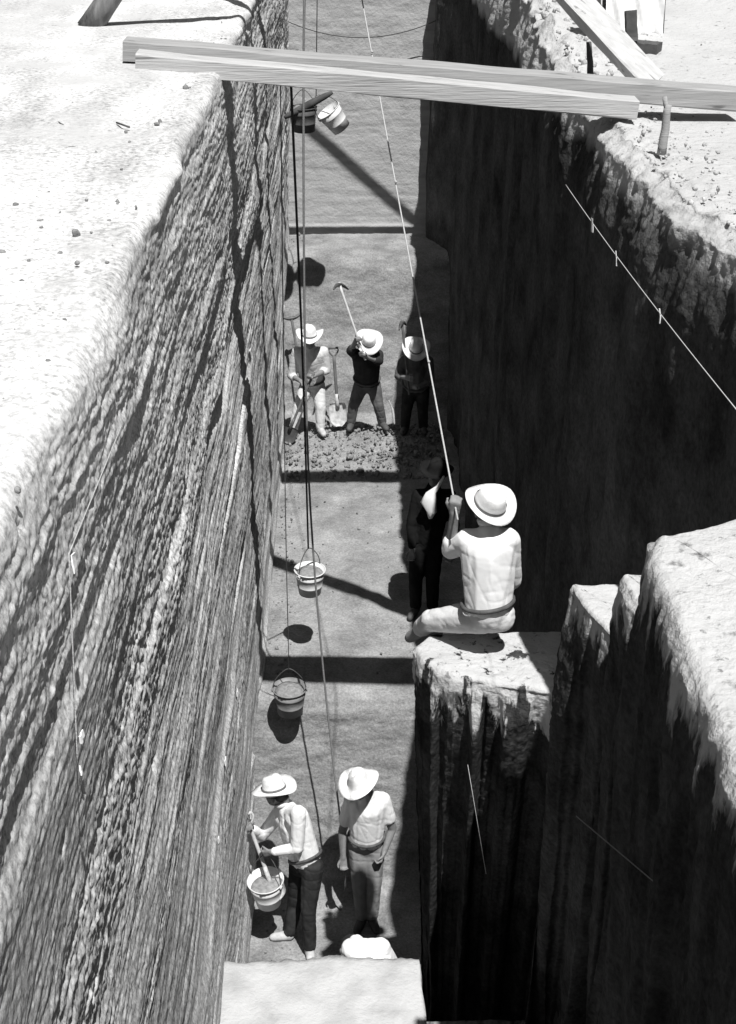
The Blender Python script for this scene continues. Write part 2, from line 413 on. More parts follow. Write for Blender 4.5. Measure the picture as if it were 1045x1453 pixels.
def resample(pts, n, sharp=None):
    pts = np.array(pts, float)
    seg = np.linalg.norm(np.diff(pts, axis=0), axis=1)
    s = np.concatenate([[0], np.cumsum(seg)])
    t = np.linspace(0, s[-1], n)
    return np.stack([np.interp(t, s, pts[:, i]) for i in range(pts.shape[1])], -1)

def make_floor():
    # long profile (d, H): near end wall, near bench, pit, bench with rubble, ledge, end wall
    prof = [(-3, 1.35), (0.7, 1.35), (0.8, 6.8), (7.22, 6.8), (7.28, 6.84), (7.34, 6.95), (7.36, 9.05), (10.45, 9.05), (10.55, 8.95),
            (10.93, 7.3), (10.99, 7.2), (11.15, 7.14), (17.5, 7.16), (17.7, 7.08), (18.28, 5.25), (18.36, 5.14), (18.5, 5.1), (19.45, 5.1),
            (19.55, 5.0), (19.95, 1.5), (20.05, 1.36), (20.3, 1.3), (24.5, 1.3)]
    dens = np.array(prof)
    parts = []
    for a, b in zip(prof[:-1], prof[1:]):
        ln = math.hypot(b[0] - a[0], b[1] - a[1])
        if a[0] < 1.2: st = 0.12
        elif a[0] < 5.5 and b[0] < 7.3: st = 0.05
        elif a[0] < 11.5: st = 0.016
        else: st = 0.022
        n = max(1, int(ln / st))
        for i in range(n):
            t = i / n
            parts.append((a[0] + (b[0] - a[0]) * t, a[1] + (b[1] - a[1]) * t))
    parts.append(prof[-1])
    pr = np.array(parts)
    # soften the corners
    for _ in range(2):
        pr[1:-1] = 0.25 * pr[:-2] + 0.5 * pr[1:-1] + 0.25 * pr[2:]
    xs = np.linspace(-1.05, 1.95, 170)
    D = np.repeat(pr[:, :1], len(xs), 1); H = np.repeat(pr[:, 1:2], len(xs), 1); X = np.repeat(xs[None], len(pr), 0)
    V = np.stack([X, D, CAMZ - H], -1)
    tang = np.gradient(pr, axis=0); tang /= np.linalg.norm(tang, axis=1, keepdims=True) + 1e-9
    # normal of the profile, pointing up / towards the camera
    nd = tang[:, 1]; nz = tang[:, 0]                       # (dH) , (dd): z = -H
    steep = np.abs(tang[:, 1])[:, None]
    arc = np.cumsum(np.concatenate([[0], np.linalg.norm(np.diff(pr, axis=0), axis=1)]))[:, None]
    A = np.repeat(arc, len(xs), 1)
    endm0 = sstep(19.4, 19.6, D)
    n_flat = 0.020 * fbm(X * 1.5, A * 1.5, 5, 60.0, 0.6) + 0.010 * fbm(X * 8, A * 8, 4, 61.0, 0.6)
    n_face = (1 - 0.8 * endm0) * 0.035 * fbm(X * 1.3, A * 2.5, 4, 62.0) + (1 - 0.7 * endm0) * (0.012 * pfbm(X * 5, A * 9, 4, 63.0, 0.6) + 0.006 * pfbm(X * 14, A * 14, 3, 64.0, 0.6)) + endm0 * (0.007 * pfbm(X * 9, A * 9, 4, 74.0, 0.7) - 0.02 * sstep(0.45, 0.8, pfbm(X * 7, A * 6, 3, 75.0)))
    endm = sstep(19.4, 19.6, D) * (1 - sstep(20.0, 20.2, D))
    n_end = 0.003 * vn(X * 0.25, A * 5.0 + 3, 0.0) + 0.0025 * vn(X * 0.5, A * 22 + fbm(X * 2, A * 3, 2, 73.0), 0.0) + 0.002 * fbm(X * 10, A * 12, 4, 72.0, 0.65) - 0.012 * sstep(0.75, 0.95, vn(X * 0.1, A * 3.3 + 8, 0.0))
    pock = -0.05 * sstep(0.35, 0.7, fbm(X * 5.5, A * 4.0, 3, 66.0)) * np.clip(1 - np.abs(H - 3.0) / 0.55, 0, 1)
    disp = n_flat * (1 - steep) + n_face * steep + endm * (n_end + pock)
    # heap of loose spoil at the diggers' feet
    hm = sstep(15.75, 16.0, D) * (1 - sstep(16.9, 17.45, D))
    hm = hm * (0.62 + 0.38 * vn(X * 1.3 + 2, D * 0.9, 0.0))
    disp = disp + hm * (0.11 + 0.06 * np.abs(fbm(X * 5, D * 5, 3, 67.0)) + 0.03 * fbm(X * 13, D * 13, 2, 68.0))
    # scraped patch on the bench
    disp = disp + 0.03 * sstep(0.1, 0.5, fbm(X * 1.7, D * 1.4, 3, 69.0)) * sstep(12.2, 12.6, D) * (1 - sstep(13.3, 13.8, D)) * sstep(-0.1, 0.2, X)
    lip = np.clip(1 - np.abs(D - 7.28) / 0.12, 0, 1) * (H < 7.2)
    disp = disp + lip * 0.045 * pfbm(X * 5, D * 3, 5, 70.0, 0.65)
    V[..., 1] -= disp * np.repeat(np.abs(nd)[:, None], len(xs), 1) * np.where(np.repeat((tang[:, 1] < 0)[:, None], len(xs), 1), 1, -1)
    hole = sstep(0.49, 0.54, X + 0.02 * fbm(D * 5, D * 0, 3, 71.0)) * (D > 3.0) * (D < 7.345) * (H < 8)
    V[..., 2] -= hole * (9.05 - H)
    V[..., 2] += (1 - hole) * disp * np.repeat(nz[:, None], len(xs), 1)
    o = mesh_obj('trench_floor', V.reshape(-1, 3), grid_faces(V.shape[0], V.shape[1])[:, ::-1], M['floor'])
    return tag(o, 'stepped earth trench floor with a pit, benches and end face', 'trench floor', kind='structure')

def make_outer_ground():
    bm = bmesh.new()
    def q(x0, y0, x1, y1, z):
        vs = [bm.verts.new((x, y, z)) for x, y in ((x0, y0), (x1, y0), (x1, y1), (x0, y1))]
        bm.faces.new(vs)
    B = 400
    q(-B, -B, B, -3.0, 0.28); q(-B, 24.4, B, B, 0.33)
    q(-B, -3.0, -4.48, 24.4, 0.41); q(4.75, -3.0, B, 24.4, 0.08)
    q(-4.48, 22.1, -1.0, 24.4, 0.37); q(1.9, 22.1, 4.75, 24.4, 0.33)
    o = bm_obj('ground', bm, M['ground'], smooth=False)
    return tag(o, 'pale bleached ground around the trench', 'ground', kind='structure')

def earth_block(name, label, contour, H, mat, n=360, under=None, lit_fringe=None, seed=0.0, hbot=9.4, tilt=(0, 0), lipr=0.05, rough=1.0, lean=0.0):
    """a standing block of earth: plan contour (X, d), top at depth H, sides with lit crumbled lip then an undercut"""
    c = np.array(contour + [contour[0]], float)
    seg = np.linalg.norm(np.diff(c, axis=0), axis=1); s = np.concatenate([[0], np.cumsum(seg)])
    t = np.linspace(0, s[-1], n, endpoint=False)
    C = np.stack([np.interp(t, s, c[:, 0]), np.interp(t, s, c[:, 1])], -1)
    for _ in range(3):
        C = 0.25 * np.roll(C, 1, 0) + 0.5 * C + 0.25 * np.roll(C, -1, 0)
    tg = np.roll(C, -1, 0) - np.roll(C, 1, 0); tg /= np.linalg.norm(tg, axis=1, keepdims=True)
    area = np.sum(C[:, 0] * np.roll(C[:, 1], -1) - np.roll(C[:, 0], -1) * C[:, 1])
    Nn = np.stack([tg[:, 1], -tg[:, 0]], -1) * (1 if area > 0 else -1)
    cen = C.mean(0)
    rings = []
    for k in np.linspace(0, 1, 26)[:-1]:
        p = cen + (C - Nn * lipr - cen) * k
        rings.append((p, np.full(n, 0.0), 0.0))
    for a in np.linspace(0, 1, 7)[:-1]:
        an = a * math.pi / 2
        rings.append((C - Nn * lipr * (1 - math.sin(an)), np.full(n, lipr * (1 - math.cos(an))), 0.3))
    L = lit_fringe(C, t) if lit_fringe is not None else 0.25 + 0.15 * fbm(t * 6, t * 0 + seed, 3)
    L = np.clip(L, 0.03, None)
    U = under(C) if under is not None else np.full(n, 0.05)
    depths = np.concatenate([np.linspace(lipr, 1.3, 90), np.linspace(1.32, hbot - H, 60)])
    for dp in depths:
        x = dp - lipr
        out = np.where(x < L, x * 0.10, L * 0.10 - (x - L) * U)
        out = np.maximum(out, -1.2)
        q = C + Nn * out[:, None]; q = q + np.stack([np.zeros(n), lean * np.maximum(x - L * 0.9, 0)], -1) 
        rings.append((q, np.full(n, dp), 1.0))
    P2 = np.stack([r[0] for r in rings]); DP = np.stack([r[1] for r in rings]); W = np.array([r[2] for r in rings])[:, None]
    T = np.repeat(t[None], len(rings), 0)
    HH = H + DP - tilt[0] * (P2[..., 0] - cen[0]) - tilt[1] * (P2[..., 1] - cen[1])
    nz = rough * (0.030 * fbm(T * 1.6 + seed, DP * 0.6, 3, 80 + seed) + 0.026 * fbm(T * 7 + seed, DP * 1.1, 5, 82 + seed, 0.6) + 0.012 * fbm(T * 16, DP * 14, 4, 84 + seed, 0.65))
    P2 = P2 + (Nn[None] * (nz * W)[..., None])
    HH = HH - (1 - W) * (0.024 * fbm(P2[..., 0] * 5, P2[..., 1] * 5, 5, 86 + seed, 0.62) + 0.02 * fbm(P2[..., 0] * 1.3, P2[..., 1] * 1.3, 2, 87 + seed))
    V = np.stack([P2[..., 0], P2[..., 1], CAMZ - HH], -1)
    f = grid_faces(V.shape[0], n, wrap=True)
    if area > 0: f = f[:, ::-1]
    o = mesh_obj(name, V.reshape(-1, 3), f, mat)
    bmx = bmesh.new(); bmx.from_mesh(o.data); bmesh.ops.recalc_face_normals(bmx, faces=bmx.faces)
    bmx.to_mesh(o.data); bmx.free()
    return tag(o, label, name.replace('_', ' '), kind='structure')

make_left_wall(); make_right_wall(); make_floor(); make_outer_ground()

def ledge_drip(C, t):
    left = 1 - sstep(0.75, 1.2, C[:, 0])
    sp = sstep(0.1, 0.85, vn(t * 10.5, t * 0 + 3)) * 0.5 + 0.16 * np.abs(fbm(t * 30, t * 0, 2, 5.0))
    return 0.03 + 0.04 * left + sp * (0.25 + 0.35 * left)
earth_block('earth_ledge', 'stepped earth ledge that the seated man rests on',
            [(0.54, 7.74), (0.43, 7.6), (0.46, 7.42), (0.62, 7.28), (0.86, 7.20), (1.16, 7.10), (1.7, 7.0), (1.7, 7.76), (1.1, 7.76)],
            4.60, M['ledge'], n=640, lit_fringe=ledge_drip, seed=1.0, lean=0.24, tilt=(0.0, 0.04), lipr=0.035)
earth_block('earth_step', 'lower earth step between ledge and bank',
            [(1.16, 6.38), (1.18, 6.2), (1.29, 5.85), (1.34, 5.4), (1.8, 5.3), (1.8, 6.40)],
            3.5, M['step_a'], n=360, lit_fringe=lambda C, t: 0.10 + 0.5 * (1 - sstep(1.165, 1.20, C[:, 0])) * (C[:, 1] > 6.0) + 0.15 * vn(t * 12, t * 0), seed=2.0, lean=0.25, lipr=0.03)
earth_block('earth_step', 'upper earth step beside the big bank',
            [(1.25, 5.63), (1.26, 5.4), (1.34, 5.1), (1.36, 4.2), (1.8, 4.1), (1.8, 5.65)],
            3.04, M['step_b'], n=320, lit_fringe=lambda C, t: 0.10 + 0.2 * vn(t * 12, t * 0), seed=3.0, lean=0.25, lipr=0.03)
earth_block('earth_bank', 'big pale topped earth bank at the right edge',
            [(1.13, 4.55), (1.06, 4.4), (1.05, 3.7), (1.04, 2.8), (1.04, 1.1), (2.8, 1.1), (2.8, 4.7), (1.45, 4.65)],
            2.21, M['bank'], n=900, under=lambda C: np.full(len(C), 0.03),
            lit_fringe=lambda C, t: 0.18 + 0.45 * sstep(0.1, 0.8, vn(t * 6, t * 0 + 9)) + 0.1 * fbm(t * 25, t * 0, 2), seed=4.0, tilt=(0.10, 0.0), lipr=0.05)

# loose clods: uncountable crumbs
def ico(r=1.0, sub=1):
    bm = bmesh.new(); bmesh.ops.create_icosphere(bm, subdivisions=sub, radius=r)
    v = np.array([list(x.co) for x in bm.verts]); bm.verts.index_update()
    f = np.array([[x.index for x in q.verts] for q in bm.faces]); bm.free()
    return v, f
ICO1 = ico(1, 1); ICO2 = ico(1, 2)

def scatter(name, label, cat, pts, sizes, mat, sub=1):
    bv, bf = ICO1 if sub == 1 else ICO2
    vs, fs = [], []
    for i, (p, s) in enumerate(zip(pts, sizes)):
        v = bv * (s * rng.uniform(0.55, 1.2, 3)) * rng.uniform(0.55, 1.2, (len(bv), 1))
        a = rng.uniform(0, 6.28); ca, sa = math.cos(a), math.sin(a)
        v = v @ np.array([[ca, -sa, 0], [sa, ca, 0], [0, 0, 1]])
        vs.append(v + np.array(p)); fs.append(bf + i * len(bv))
    o = mesh_obj(name, np.concatenate(vs), np.concatenate(fs), mat, smooth=False)
    return tag(o, label, cat, kind='stuff')

pts, sz = [], []
for i in range(1500):
    d = rng.uniform(15.7, 17.45); x = rng.uniform(-0.72, 1.30)
    s = abs(rng.normal(0, 0.015)) + 0.006
    hmv = float(sstep(15.75, 16.0, d) * (1 - sstep(16.9, 17.45, d)))
    pts.append((x, d, zH(7.15) + 0.10 * hmv * rng.uniform(0.6, 1.3) + s * 0.3)); sz.append(s)
scatter('rubble', 'loose dug earth clods heaped at the feet of the far diggers', 'rubble', pts, sz, M['clod'])
pts, sz = [], []
for i in range(420):
    if rng.random() < 0.6: d, h = rng.uniform(11.2, 15.6), 7.14
    elif rng.random() < 0.6: d, h = rng.uniform(8.8, 10.4), 9.05
    else: d, h = rng.uniform(18.5, 19.4), 5.1
    s = abs(rng.normal(0, 0.008)) + 0.003
    x = rng.uniform(-0.72, 1.2)
    if rng.random() < 0.5: x = -0.74 + abs(rng.normal(0, 0.12))
    pts.append((x, d, zH(h) + s * 0.3)); sz.append(s)
scatter('loose_soil', 'loose crumbs of soil lying on the trench floor', 'soil crumbs', pts, sz, M['clod'])
pts, sz = [], []
for i in range(600):
    d = rng.uniform(3.2, 12.5); off = abs(rng.normal(0, 0.22)) - 0.02
    s = abs(rng.normal(0, 0.008)) + 0.004
    pts.append((float(rim_right_x(d)) + 0.1 + off, d, zH(float(rim_right_h(d))) + rng.uniform(0.0, 0.05))); sz.append(s * (1.8 if d > 9.6 else 1))
scatter('crumbled_earth', 'crumbs of earth along the pale right rim of the trench', 'earth crumbs', pts, sz, M['paleclod'])
pts, sz = [], []
for i in range(260):
    if rng.random() < 0.7:
        d = rng.uniform(2.5, 11.5); x = -0.75 - abs(rng.normal(0, 0.5)); z = zH(RIMH_L)
    else:
        d = rng.uniform(4.5, 12); x = rng.uniform(1.65, 3.4); z = zH(float(rim_right_h(d)))
    s = abs(rng.normal(0, 0.007)) + 0.003
    pts.append((x, d, z + s * 0.2)); sz.append(s)
scatter('pebbles', 'small dark pebbles strewn on the pale ground', 'pebbles', pts, sz, M['clod'])
pts, sz = [], []
for i in range(160):
    d = rng.uniform(12.4, 14.6); x = rng.uniform(2.8, 4.5)
    s = abs(rng.normal(0, 0.022)) + 0.008
    g = 0.3 * math.exp(-((d - 13.3) / 1.1) ** 2 - ((x - 3.8) / 1.0) ** 2)
    pts.append((x, d, zH(1.31) + g + s * 0.2)); sz.append(s)
scatter('spoil_clods', 'dark clods on the low spoil heap far right', 'clods', pts, sz, M['clod'])

# ------------------------------------------------------------------ small builders
def tube(bm, pts, r, seg=8, cap=True):
    pts = [Vector(p) for p in pts]
    rs = r if isinstance(r, (list, tuple)) else [r] * len(pts)
    rings = []
    up = None
    for i, p in enumerate(pts):
        t = (pts[min(i + 1, len(pts) - 1)] - pts[max(i - 1, 0)]).normalized()
        if up is None:
            up = t.orthogonal().normalized()
        else:
            up = (up - t * up.dot(t)).normalized()
        s = t.cross(up)
        rings.append([bm.verts.new(p + (up * math.cos(a) + s * math.sin(a)) * rs[i]) for a in [2 * math.pi * k / seg for k in range(seg)]])
    for a, b in zip(rings[:-1], rings[1:]):
        for k in range(seg):
            bm.faces.new((a[k], a[(k + 1) % seg], b[(k + 1) % seg], b[k]))
    if cap:
        bm.faces.new(rings[0][::-1]); bm.faces.new(rings[-1])

def lathe(bm, prof, origin, axis=(0, 0, 1), seg=28):
    """prof: list of (r, h) along axis"""
    ax = Vector(axis).normalized(); o = Vector(origin)
    u = ax.orthogonal().normalized(); w = ax.cross(u)
    rings = []
    for r, h in prof:
        if r < 1e-5:
            rings.append([bm.verts.new(o + ax * h)])
        else:
            rings.append([bm.verts.new(o + ax * h + (u * math.cos(2 * math.pi * k / seg) + w * math.sin(2 * math.pi * k / seg)) * r) for k in range(seg)])
    for a, b in zip(rings[:-1], rings[1:]):
        for k in range(seg):
            k2 = (k + 1) % seg
            if len(a) == 1 and len(b) == 1: continue
            if len(a) == 1: bm.faces.new((a[0], b[k], b[k2]))
            elif len(b) == 1: bm.faces.new((a[k], a[k2], b[0]))
            else: bm.faces.new((a[k], a[k2], b[k2], b[k]))

def beam(bm, p0, p1, w, h, nseg=40, wob=0.008, seed=0.0, upv=(0, 0, 1), taper=0.0):
    """sawn timber from p0 to p1 with slightly waney, rounded edges"""
    p0, p1 = Vector(p0), Vector(p1)
    t = (p1 - p0).normalized(); u = Vector(upv); u = (u - t * u.dot(t)).normalized(); s = t.cross(u)
    b = 0.12
    shape = [(-1, -1 + b), (-1 + b, -1), (1 - b, -1), (1, -1 + b), (1, 1 - b), (1 - b, 1), (-1 + b, 1), (-1, 1 - b)]
    rings = []
    for i in range(nseg + 1):
        k = i / nseg
        c = p0.lerp(p1, k)
        e = 0.0
        ring = []
        for j, (a, c2) in enumerate(shape):
            n = mnoise.noise(Vector((k * 9 + seed, j * 0.7, seed))) * wob + mnoise.noise(Vector((k * 2.5, seed * 3, j * 0.1))) * wob * 1.5
            ring.append(bm.verts.new(c + s * (a * w / 2 + n) + u * (c2 * h / 2 * (1 - taper * k) + n)))
        rings.append(ring)
    for a, b2 in zip(rings[:-1], rings[1:]):
        for j in range(8):
            bm.faces.new((a[j], a[(j + 1) % 8], b2[(j + 1) % 8], b2[j]))
    bm.faces.new(rings[0][::-1]); bm.faces.new(rings[-1])

def single(name, bm, mat, label, cat, group=None, origin=None, smooth=True):
    vs = [v.co.copy() for v in bm.verts]
    if origin is None:
        zmin = min(v.z for v in vs); c = sum(vs, Vector()) / len(vs); origin = (c.x, c.y, zmin)
    o = bm_obj(name, bm, mat, None, smooth, origin)
    return tag(o, label, cat, group)

def sag(a, b, n=24, drop=0.0, side=(0, 0, -1)):
    a, b = Vector(a), Vector(b); sd = Vector(side)
    return [a.lerp(b, i / n) + sd * (drop * 4 * (i / n) * (1 - i / n)) for i in range(n + 1)]

def curve_pts(ps, n=10):
    """Catmull-Rom through points"""
    ps = [Vector(p) for p in ps]; q = [ps[0] * 2 - ps[1]] + ps + [ps[-1] * 2 - ps[-2]]
    out = []
    for i in range(1, len(q) - 2):
        for k in range(n):
            t = k / n
            a, b, c, d = q[i - 1], q[i], q[i + 1], q[i + 2]
            out.append(0.5 * ((2 * b) + (c - a) * t + (2 * a - 5 * b + 4 * c - d) * t * t + (3 * b - a - 3 * c + d) * t ** 3))
    out.append(ps[-1])
    return out

# ------------------------------------------------------------------ timber over the trench
bm = bmesh.new(); beam(bm, P(195, 86, 8.50), P(902, 153, 8.50), 0.18, 0.108, 60, 0.006, 1.3)
single('timber_beam', bm, M['timber'], 'front pale timber beam laid across the trench top, shorter with rounded right end', 'timber beam', smooth=False)
bm = bmesh.new(); beam(bm, P(178, 70, 8.70), P(1050, 139, 8.70), 0.22, 0.117, 60, 0.008, 4.1)
single('timber_beam', bm, M['timber_mid'], 'longer rear grey timber beam lying just behind the front beam', 'timber beam', smooth=False)
bm = bmesh.new(); beam(bm, (-1.6, 12.9, zH(1.20)), (2.0, 12.9, zH(1.22)), 0.24, 0.10, 40, 0.006, 7.7)
single('timber_beam', bm, M['timber_mid'], 'timber beam across the trench farther back, just above the picture edge', 'timber beam', smooth=False)
bm = bmesh.new(); beam(bm, (-1.5, 17.6, zH(1.2)), (2.3, 17.6, zH(1.22)), 0.14, 0.09, 40, 0.006, 9.7)
single('timber_beam', bm, M['timber_mid'], 'farthest timber beam across the trench near its end wall', 'timber beam', smooth=False)

# hoist A: a round log leg on the left, a sawn plank leg on the right, meeting at a pulley
APEX1 = Vector((-0.22, 10.2, zH(-0.70)))
A1 = empty('hoist_frame', (APEX1.x, APEX1.y, zH(1.3)), 'wooden hoist frame with log leg left and sawn plank leg right of the beams', 'hoist')
footL = P(129, 38, 10.25); footR = P(928, 116, 9.35)
bm = bmesh.new(); v = (APEX1 - footL); pts = [footL + v * t for t in np.linspace(-0.01, 1.02, 14)]
tube(bm, pts, [0.085 - 0.025 * i / 13 for i in range(14)], 14)
for x in bm.verts: x.co += Vector((mnoise.noise(x.co * 6), mnoise.noise(x.co * 6 + Vector((5, 0, 0))), 0)) * 0.012
bm_obj('log_leg', bm, M['log'], A1)
bm = bmesh.new(); beam(bm, footR + Vector((0, 0, -0.02)), APEX1 + Vector((0, 0.12, 0.03)), 0.20, 0.08, 40, 0.006, 3.0, upv=(0, -0.6, 1))
bm_obj('plank_leg', bm, M['timber_leg'], A1, smooth=False)
bm = bmesh.new(); foot3 = Vector((-1.5, 13.6, zH(1.25))); tube(bm, [foot3.lerp(APEX1, t) for t in np.linspace(0, 1.02, 10)], 0.05, 10)
bm_obj('rear_leg', bm, M['log'], A1)
bm = bmesh.new(); lathe(bm, [(0.0, -0.02), (0.075, -0.02), (0.06, -0.006), (0.06, 0.006), (0.075, 0.02), (0, 0.02)], APEX1 + Vector((0, 0, -0.16)), (0.3, 1, 0), 20)
pul = bm_obj('pulley', bm, M['iron'], A1)
bm = bmesh.new(); tube(bm, [APEX1 + Vector((0, 0, -0.02)), APEX1 + Vector((0, 0, -0.09))], 0.012, 8); bm_obj('hook', bm, M['iron'], A1)

APEX2 = Vector((-0.25, 17.4, zH(-1.63)))
BLOCK2 = Vector((-0.24, 17.35, zH(-0.45)))
A2 = empty('hoist_frame', (APEX2.x, APEX2.y, zH(1.5)), 'second hoist frame standing over the far end of the trench', 'hoist')
for ft in ((-2.6, 17.9, zH(1.28)), (3.24, 17.05, zH(1.32)), (-1.2, 14.9, zH(1.28))):
    bm = bmesh.new(); ft = Vector(ft); tube(bm, [ft.lerp(APEX2, t) for t in np.linspace(0, 1.04, 10)], 0.05, 10)
    bm_obj('log_leg', bm, M['log'], A2)
bm = bmesh.new(); lathe(bm, [(0.0, -0.02), (0.075, -0.02), (0.06, -0.006), (0.06, 0.006), (0.075, 0.02), (0, 0.02)], BLOCK2, (0.3, 1, 0), 20)
bm_obj('pulley', bm, M['iron'], A2)
bm = bmesh.new(); tube(bm, [APEX2, BLOCK2 + Vector((0, 0, 0.07))], 0.012, 8); bm_obj('sling', bm, M['rope'], A2)

# ------------------------------------------------------------------ buckets
def bucket(label, top, axis, rt=0.145, rb=0.10, h=0.26, mat='zinc', fill=None, bail=None, inside_open=True):
    """top: centre of the mouth; axis points out of the mouth; bail: point where the handle is held"""
    ax = Vector(axis).normalized(); top = Vector(top); base = top - ax * h
    r = empty('bucket', base, label, 'bucket', 'buckets in the trench')
    bm = bmesh.new()
    t = 0.004
    prof = [(0, 0.012), (rb - 0.01, 0.012), (rb, 0.0), (rb + 0.003, 0.0), (rb + (rt - rb) * 0.33, h * 0.33), (rb + (rt - rb) * 0.33 + 0.004, h * 0.345), (rb + (rt - rb) * 0.36, h * 0.36),
            (rb + (rt - rb) * 0.72, h * 0.72), (rb + (rt - rb) * 0.72 + 0.004, h * 0.735), (rb + (rt - rb) * 0.75, h * 0.75), (rt, h)]
    inner = [(rt - t, h), (rb - t + 0.004, 0.02), (0, 0.02)]
    lathe(bm, prof + inner, base, ax, 30)
    body = bm_obj('pail', bm, M[mat], r)
    bm = bmesh.new()
    u = ax.orthogonal().normalized(); w = ax.cross(u)
    ring = [top + (u * math.cos(a) + w * math.sin(a)) * (rt + 0.002) for a in [2 * math.pi * k / 30 for k in range(31)]]
    tube(bm, ring, 0.006, 6, cap=False); bm_obj('rim', bm, M[mat], r)
    if fill is not None:
        bm = bmesh.new()
        lathe(bm, [(0, 0.03), (0.05, 0.022), (0.09, 0.01), (rt - 0.02, -0.012), (rt - 0.021, -0.02), (0, -0.03)], top - ax * fill, ax, 22)
        for x in bm.verts: x.co += ax * mnoise.noise(x.co * 25) * 0.012
        bm_obj('earth_load', bm, M['pail_earth'], r)
    if bail is not None:
        bail = Vector(bail); side = ax.cross(bail - top)
        side = (_cr - ax * _cr.dot(ax)).normalized() if side.length < 1e-3 else side.normalized()
        if abs(side.dot(_cr)) < 0.5: side = (_cr - ax * _cr.dot(ax)).normalized()
        e0, e1 = top + side * (rt + 0.004) - ax * 0.02, top - side * (rt + 0.004) - ax * 0.02
        bm = bmesh.new(); tube(bm, curve_pts([e0, e0.lerp(bail, 0.55) + side * 0.045, bail, e1.lerp(bail, 0.55) - side * 0.045, e1], 7), 0.0045, 6)
        bm_obj('handle', bm, M['iron'], r)
        for e in (e0, e1):
            bm = bmesh.new(); lathe(bm, [(0, -0.006), (0.018, -0.006), (0.018, 0.006), (0, 0.006)], e, side, 10); bm_obj('ear', bm, M[mat], r)
    return r

def rope(label, pts, r, mat, cat='rope', group='ropes of the hoists', name='rope', knots=()):
    bm = bmesh.new(); tube(bm, pts, r, 7)
    ob = single(name, bm, M[mat], label, cat, group)
    for k in knots:
        bm = bmesh.new(); bmesh.ops.create_icosphere(bm, subdivisions=2, radius=r * 1.7, matrix=Matrix.Translation(k))
        bm_obj('knot', bm, M[mat], ob)
    return ob

# middle bucket hanging over the bench
bmid = P(440, 808, 11.62); bail = bmid + Vector((-0.01, 0, 0.22))
bucket('pale bucket of earth hanging over the middle of the trench floor, above its round shadow', bmid, (0.02, -0.06, 1), 0.142, 0.10, 0.25, 'zinc', 0.02, bail)
bA = P(413, 112, 8.82)
rope('dark rope tied to the rear beam and running down to the middle bucket', curve_pts([bA, bA.lerp(bail, 0.5) + Vector((0.01, 0, -0.02)), bail], 10), 0.0085, 'rope')
# bucket on the face
bf = P(411, 976, 10.75); bailf = bf + Vector((0.0, 0.0, 0.2))
bucket('dull grey bucket hanging against the earth face above the two near workers', bf, (0.0, -0.05, 1), 0.150, 0.11, 0.26, 'zinc_dull', 0.01, bailf)
rope('thin grey rope holding the dull bucket against the earth face', curve_pts([bailf, P(405, 700, 9.9), P(398, 92, 8.84)], 10), 0.004, 'rope_grey')
# upper pair
bd = P(431, 152, 17.1); bl = P(466, 157, 17.2)
bucket('dark bucket of the upper pair hanging below the beams', bd, (-0.02, -0.05, 1), 0.155, 0.12, 0.28, 'pail_dark', 0.0, bd + Vector((0, 0, 0.2)))
bucket('pale bucket of the upper pair, tilted with its mouth to the left', bl, (-0.55, -0.15, 0.75), 0.150, 0.11, 0.27, 'zinc', None, bl + Vector((-0.14, 0, 0.17)))
rope('rope from the far hoist holding the dark upper bucket', [bd + Vector((0, 0, 0.2)), BLOCK2 + Vector((-0.07, 0, 0))], 0.008, 'rope_grey')
rope('thin rope from the far hoist holding the tilted pale bucket', [bl + Vector((-0.14, 0, 0.17)), BLOCK2 + Vector((0.04, 0, 0.05))], 0.006, 'rope_grey')
bm = bmesh.new(); a, b = P(404, 167, 16.95), P(472, 131, 17.1)
tube(bm, [a.lerp(b, t) for t in np.linspace(0, 1, 8)], [0.02, 0.035, 0.04, 0.045, 0.045, 0.04, 0.035, 0.02], 10)
single('wooden_yoke', bm, M['darkwood'], 'short dark wooden yoke lying across the mouths of the two upper buckets', 'yoke')

# ------------------------------------------------------------------ people
def hull_seg(bm, p0, r0, p1, r1, sub=2):
    v = (ICO2 if sub == 2 else ICO1)[0]
    pts = np.concatenate([v * r0 + np.array(p0), v * r1 + np.array(p1)])
    vs = [bm.verts.new(p) for p in pts]
    res = bmesh.ops.convex_hull(bm, input=vs)
    junk = set(g for g in res['geom_interior'] if isinstance(g, bmesh.types.BMVert)) | set(g for g in res['geom_unused'] if isinstance(g, bmesh.types.BMVert))
    bmesh.ops.delete(bm, geom=[g for g in junk if g.is_valid], context='VERTS')

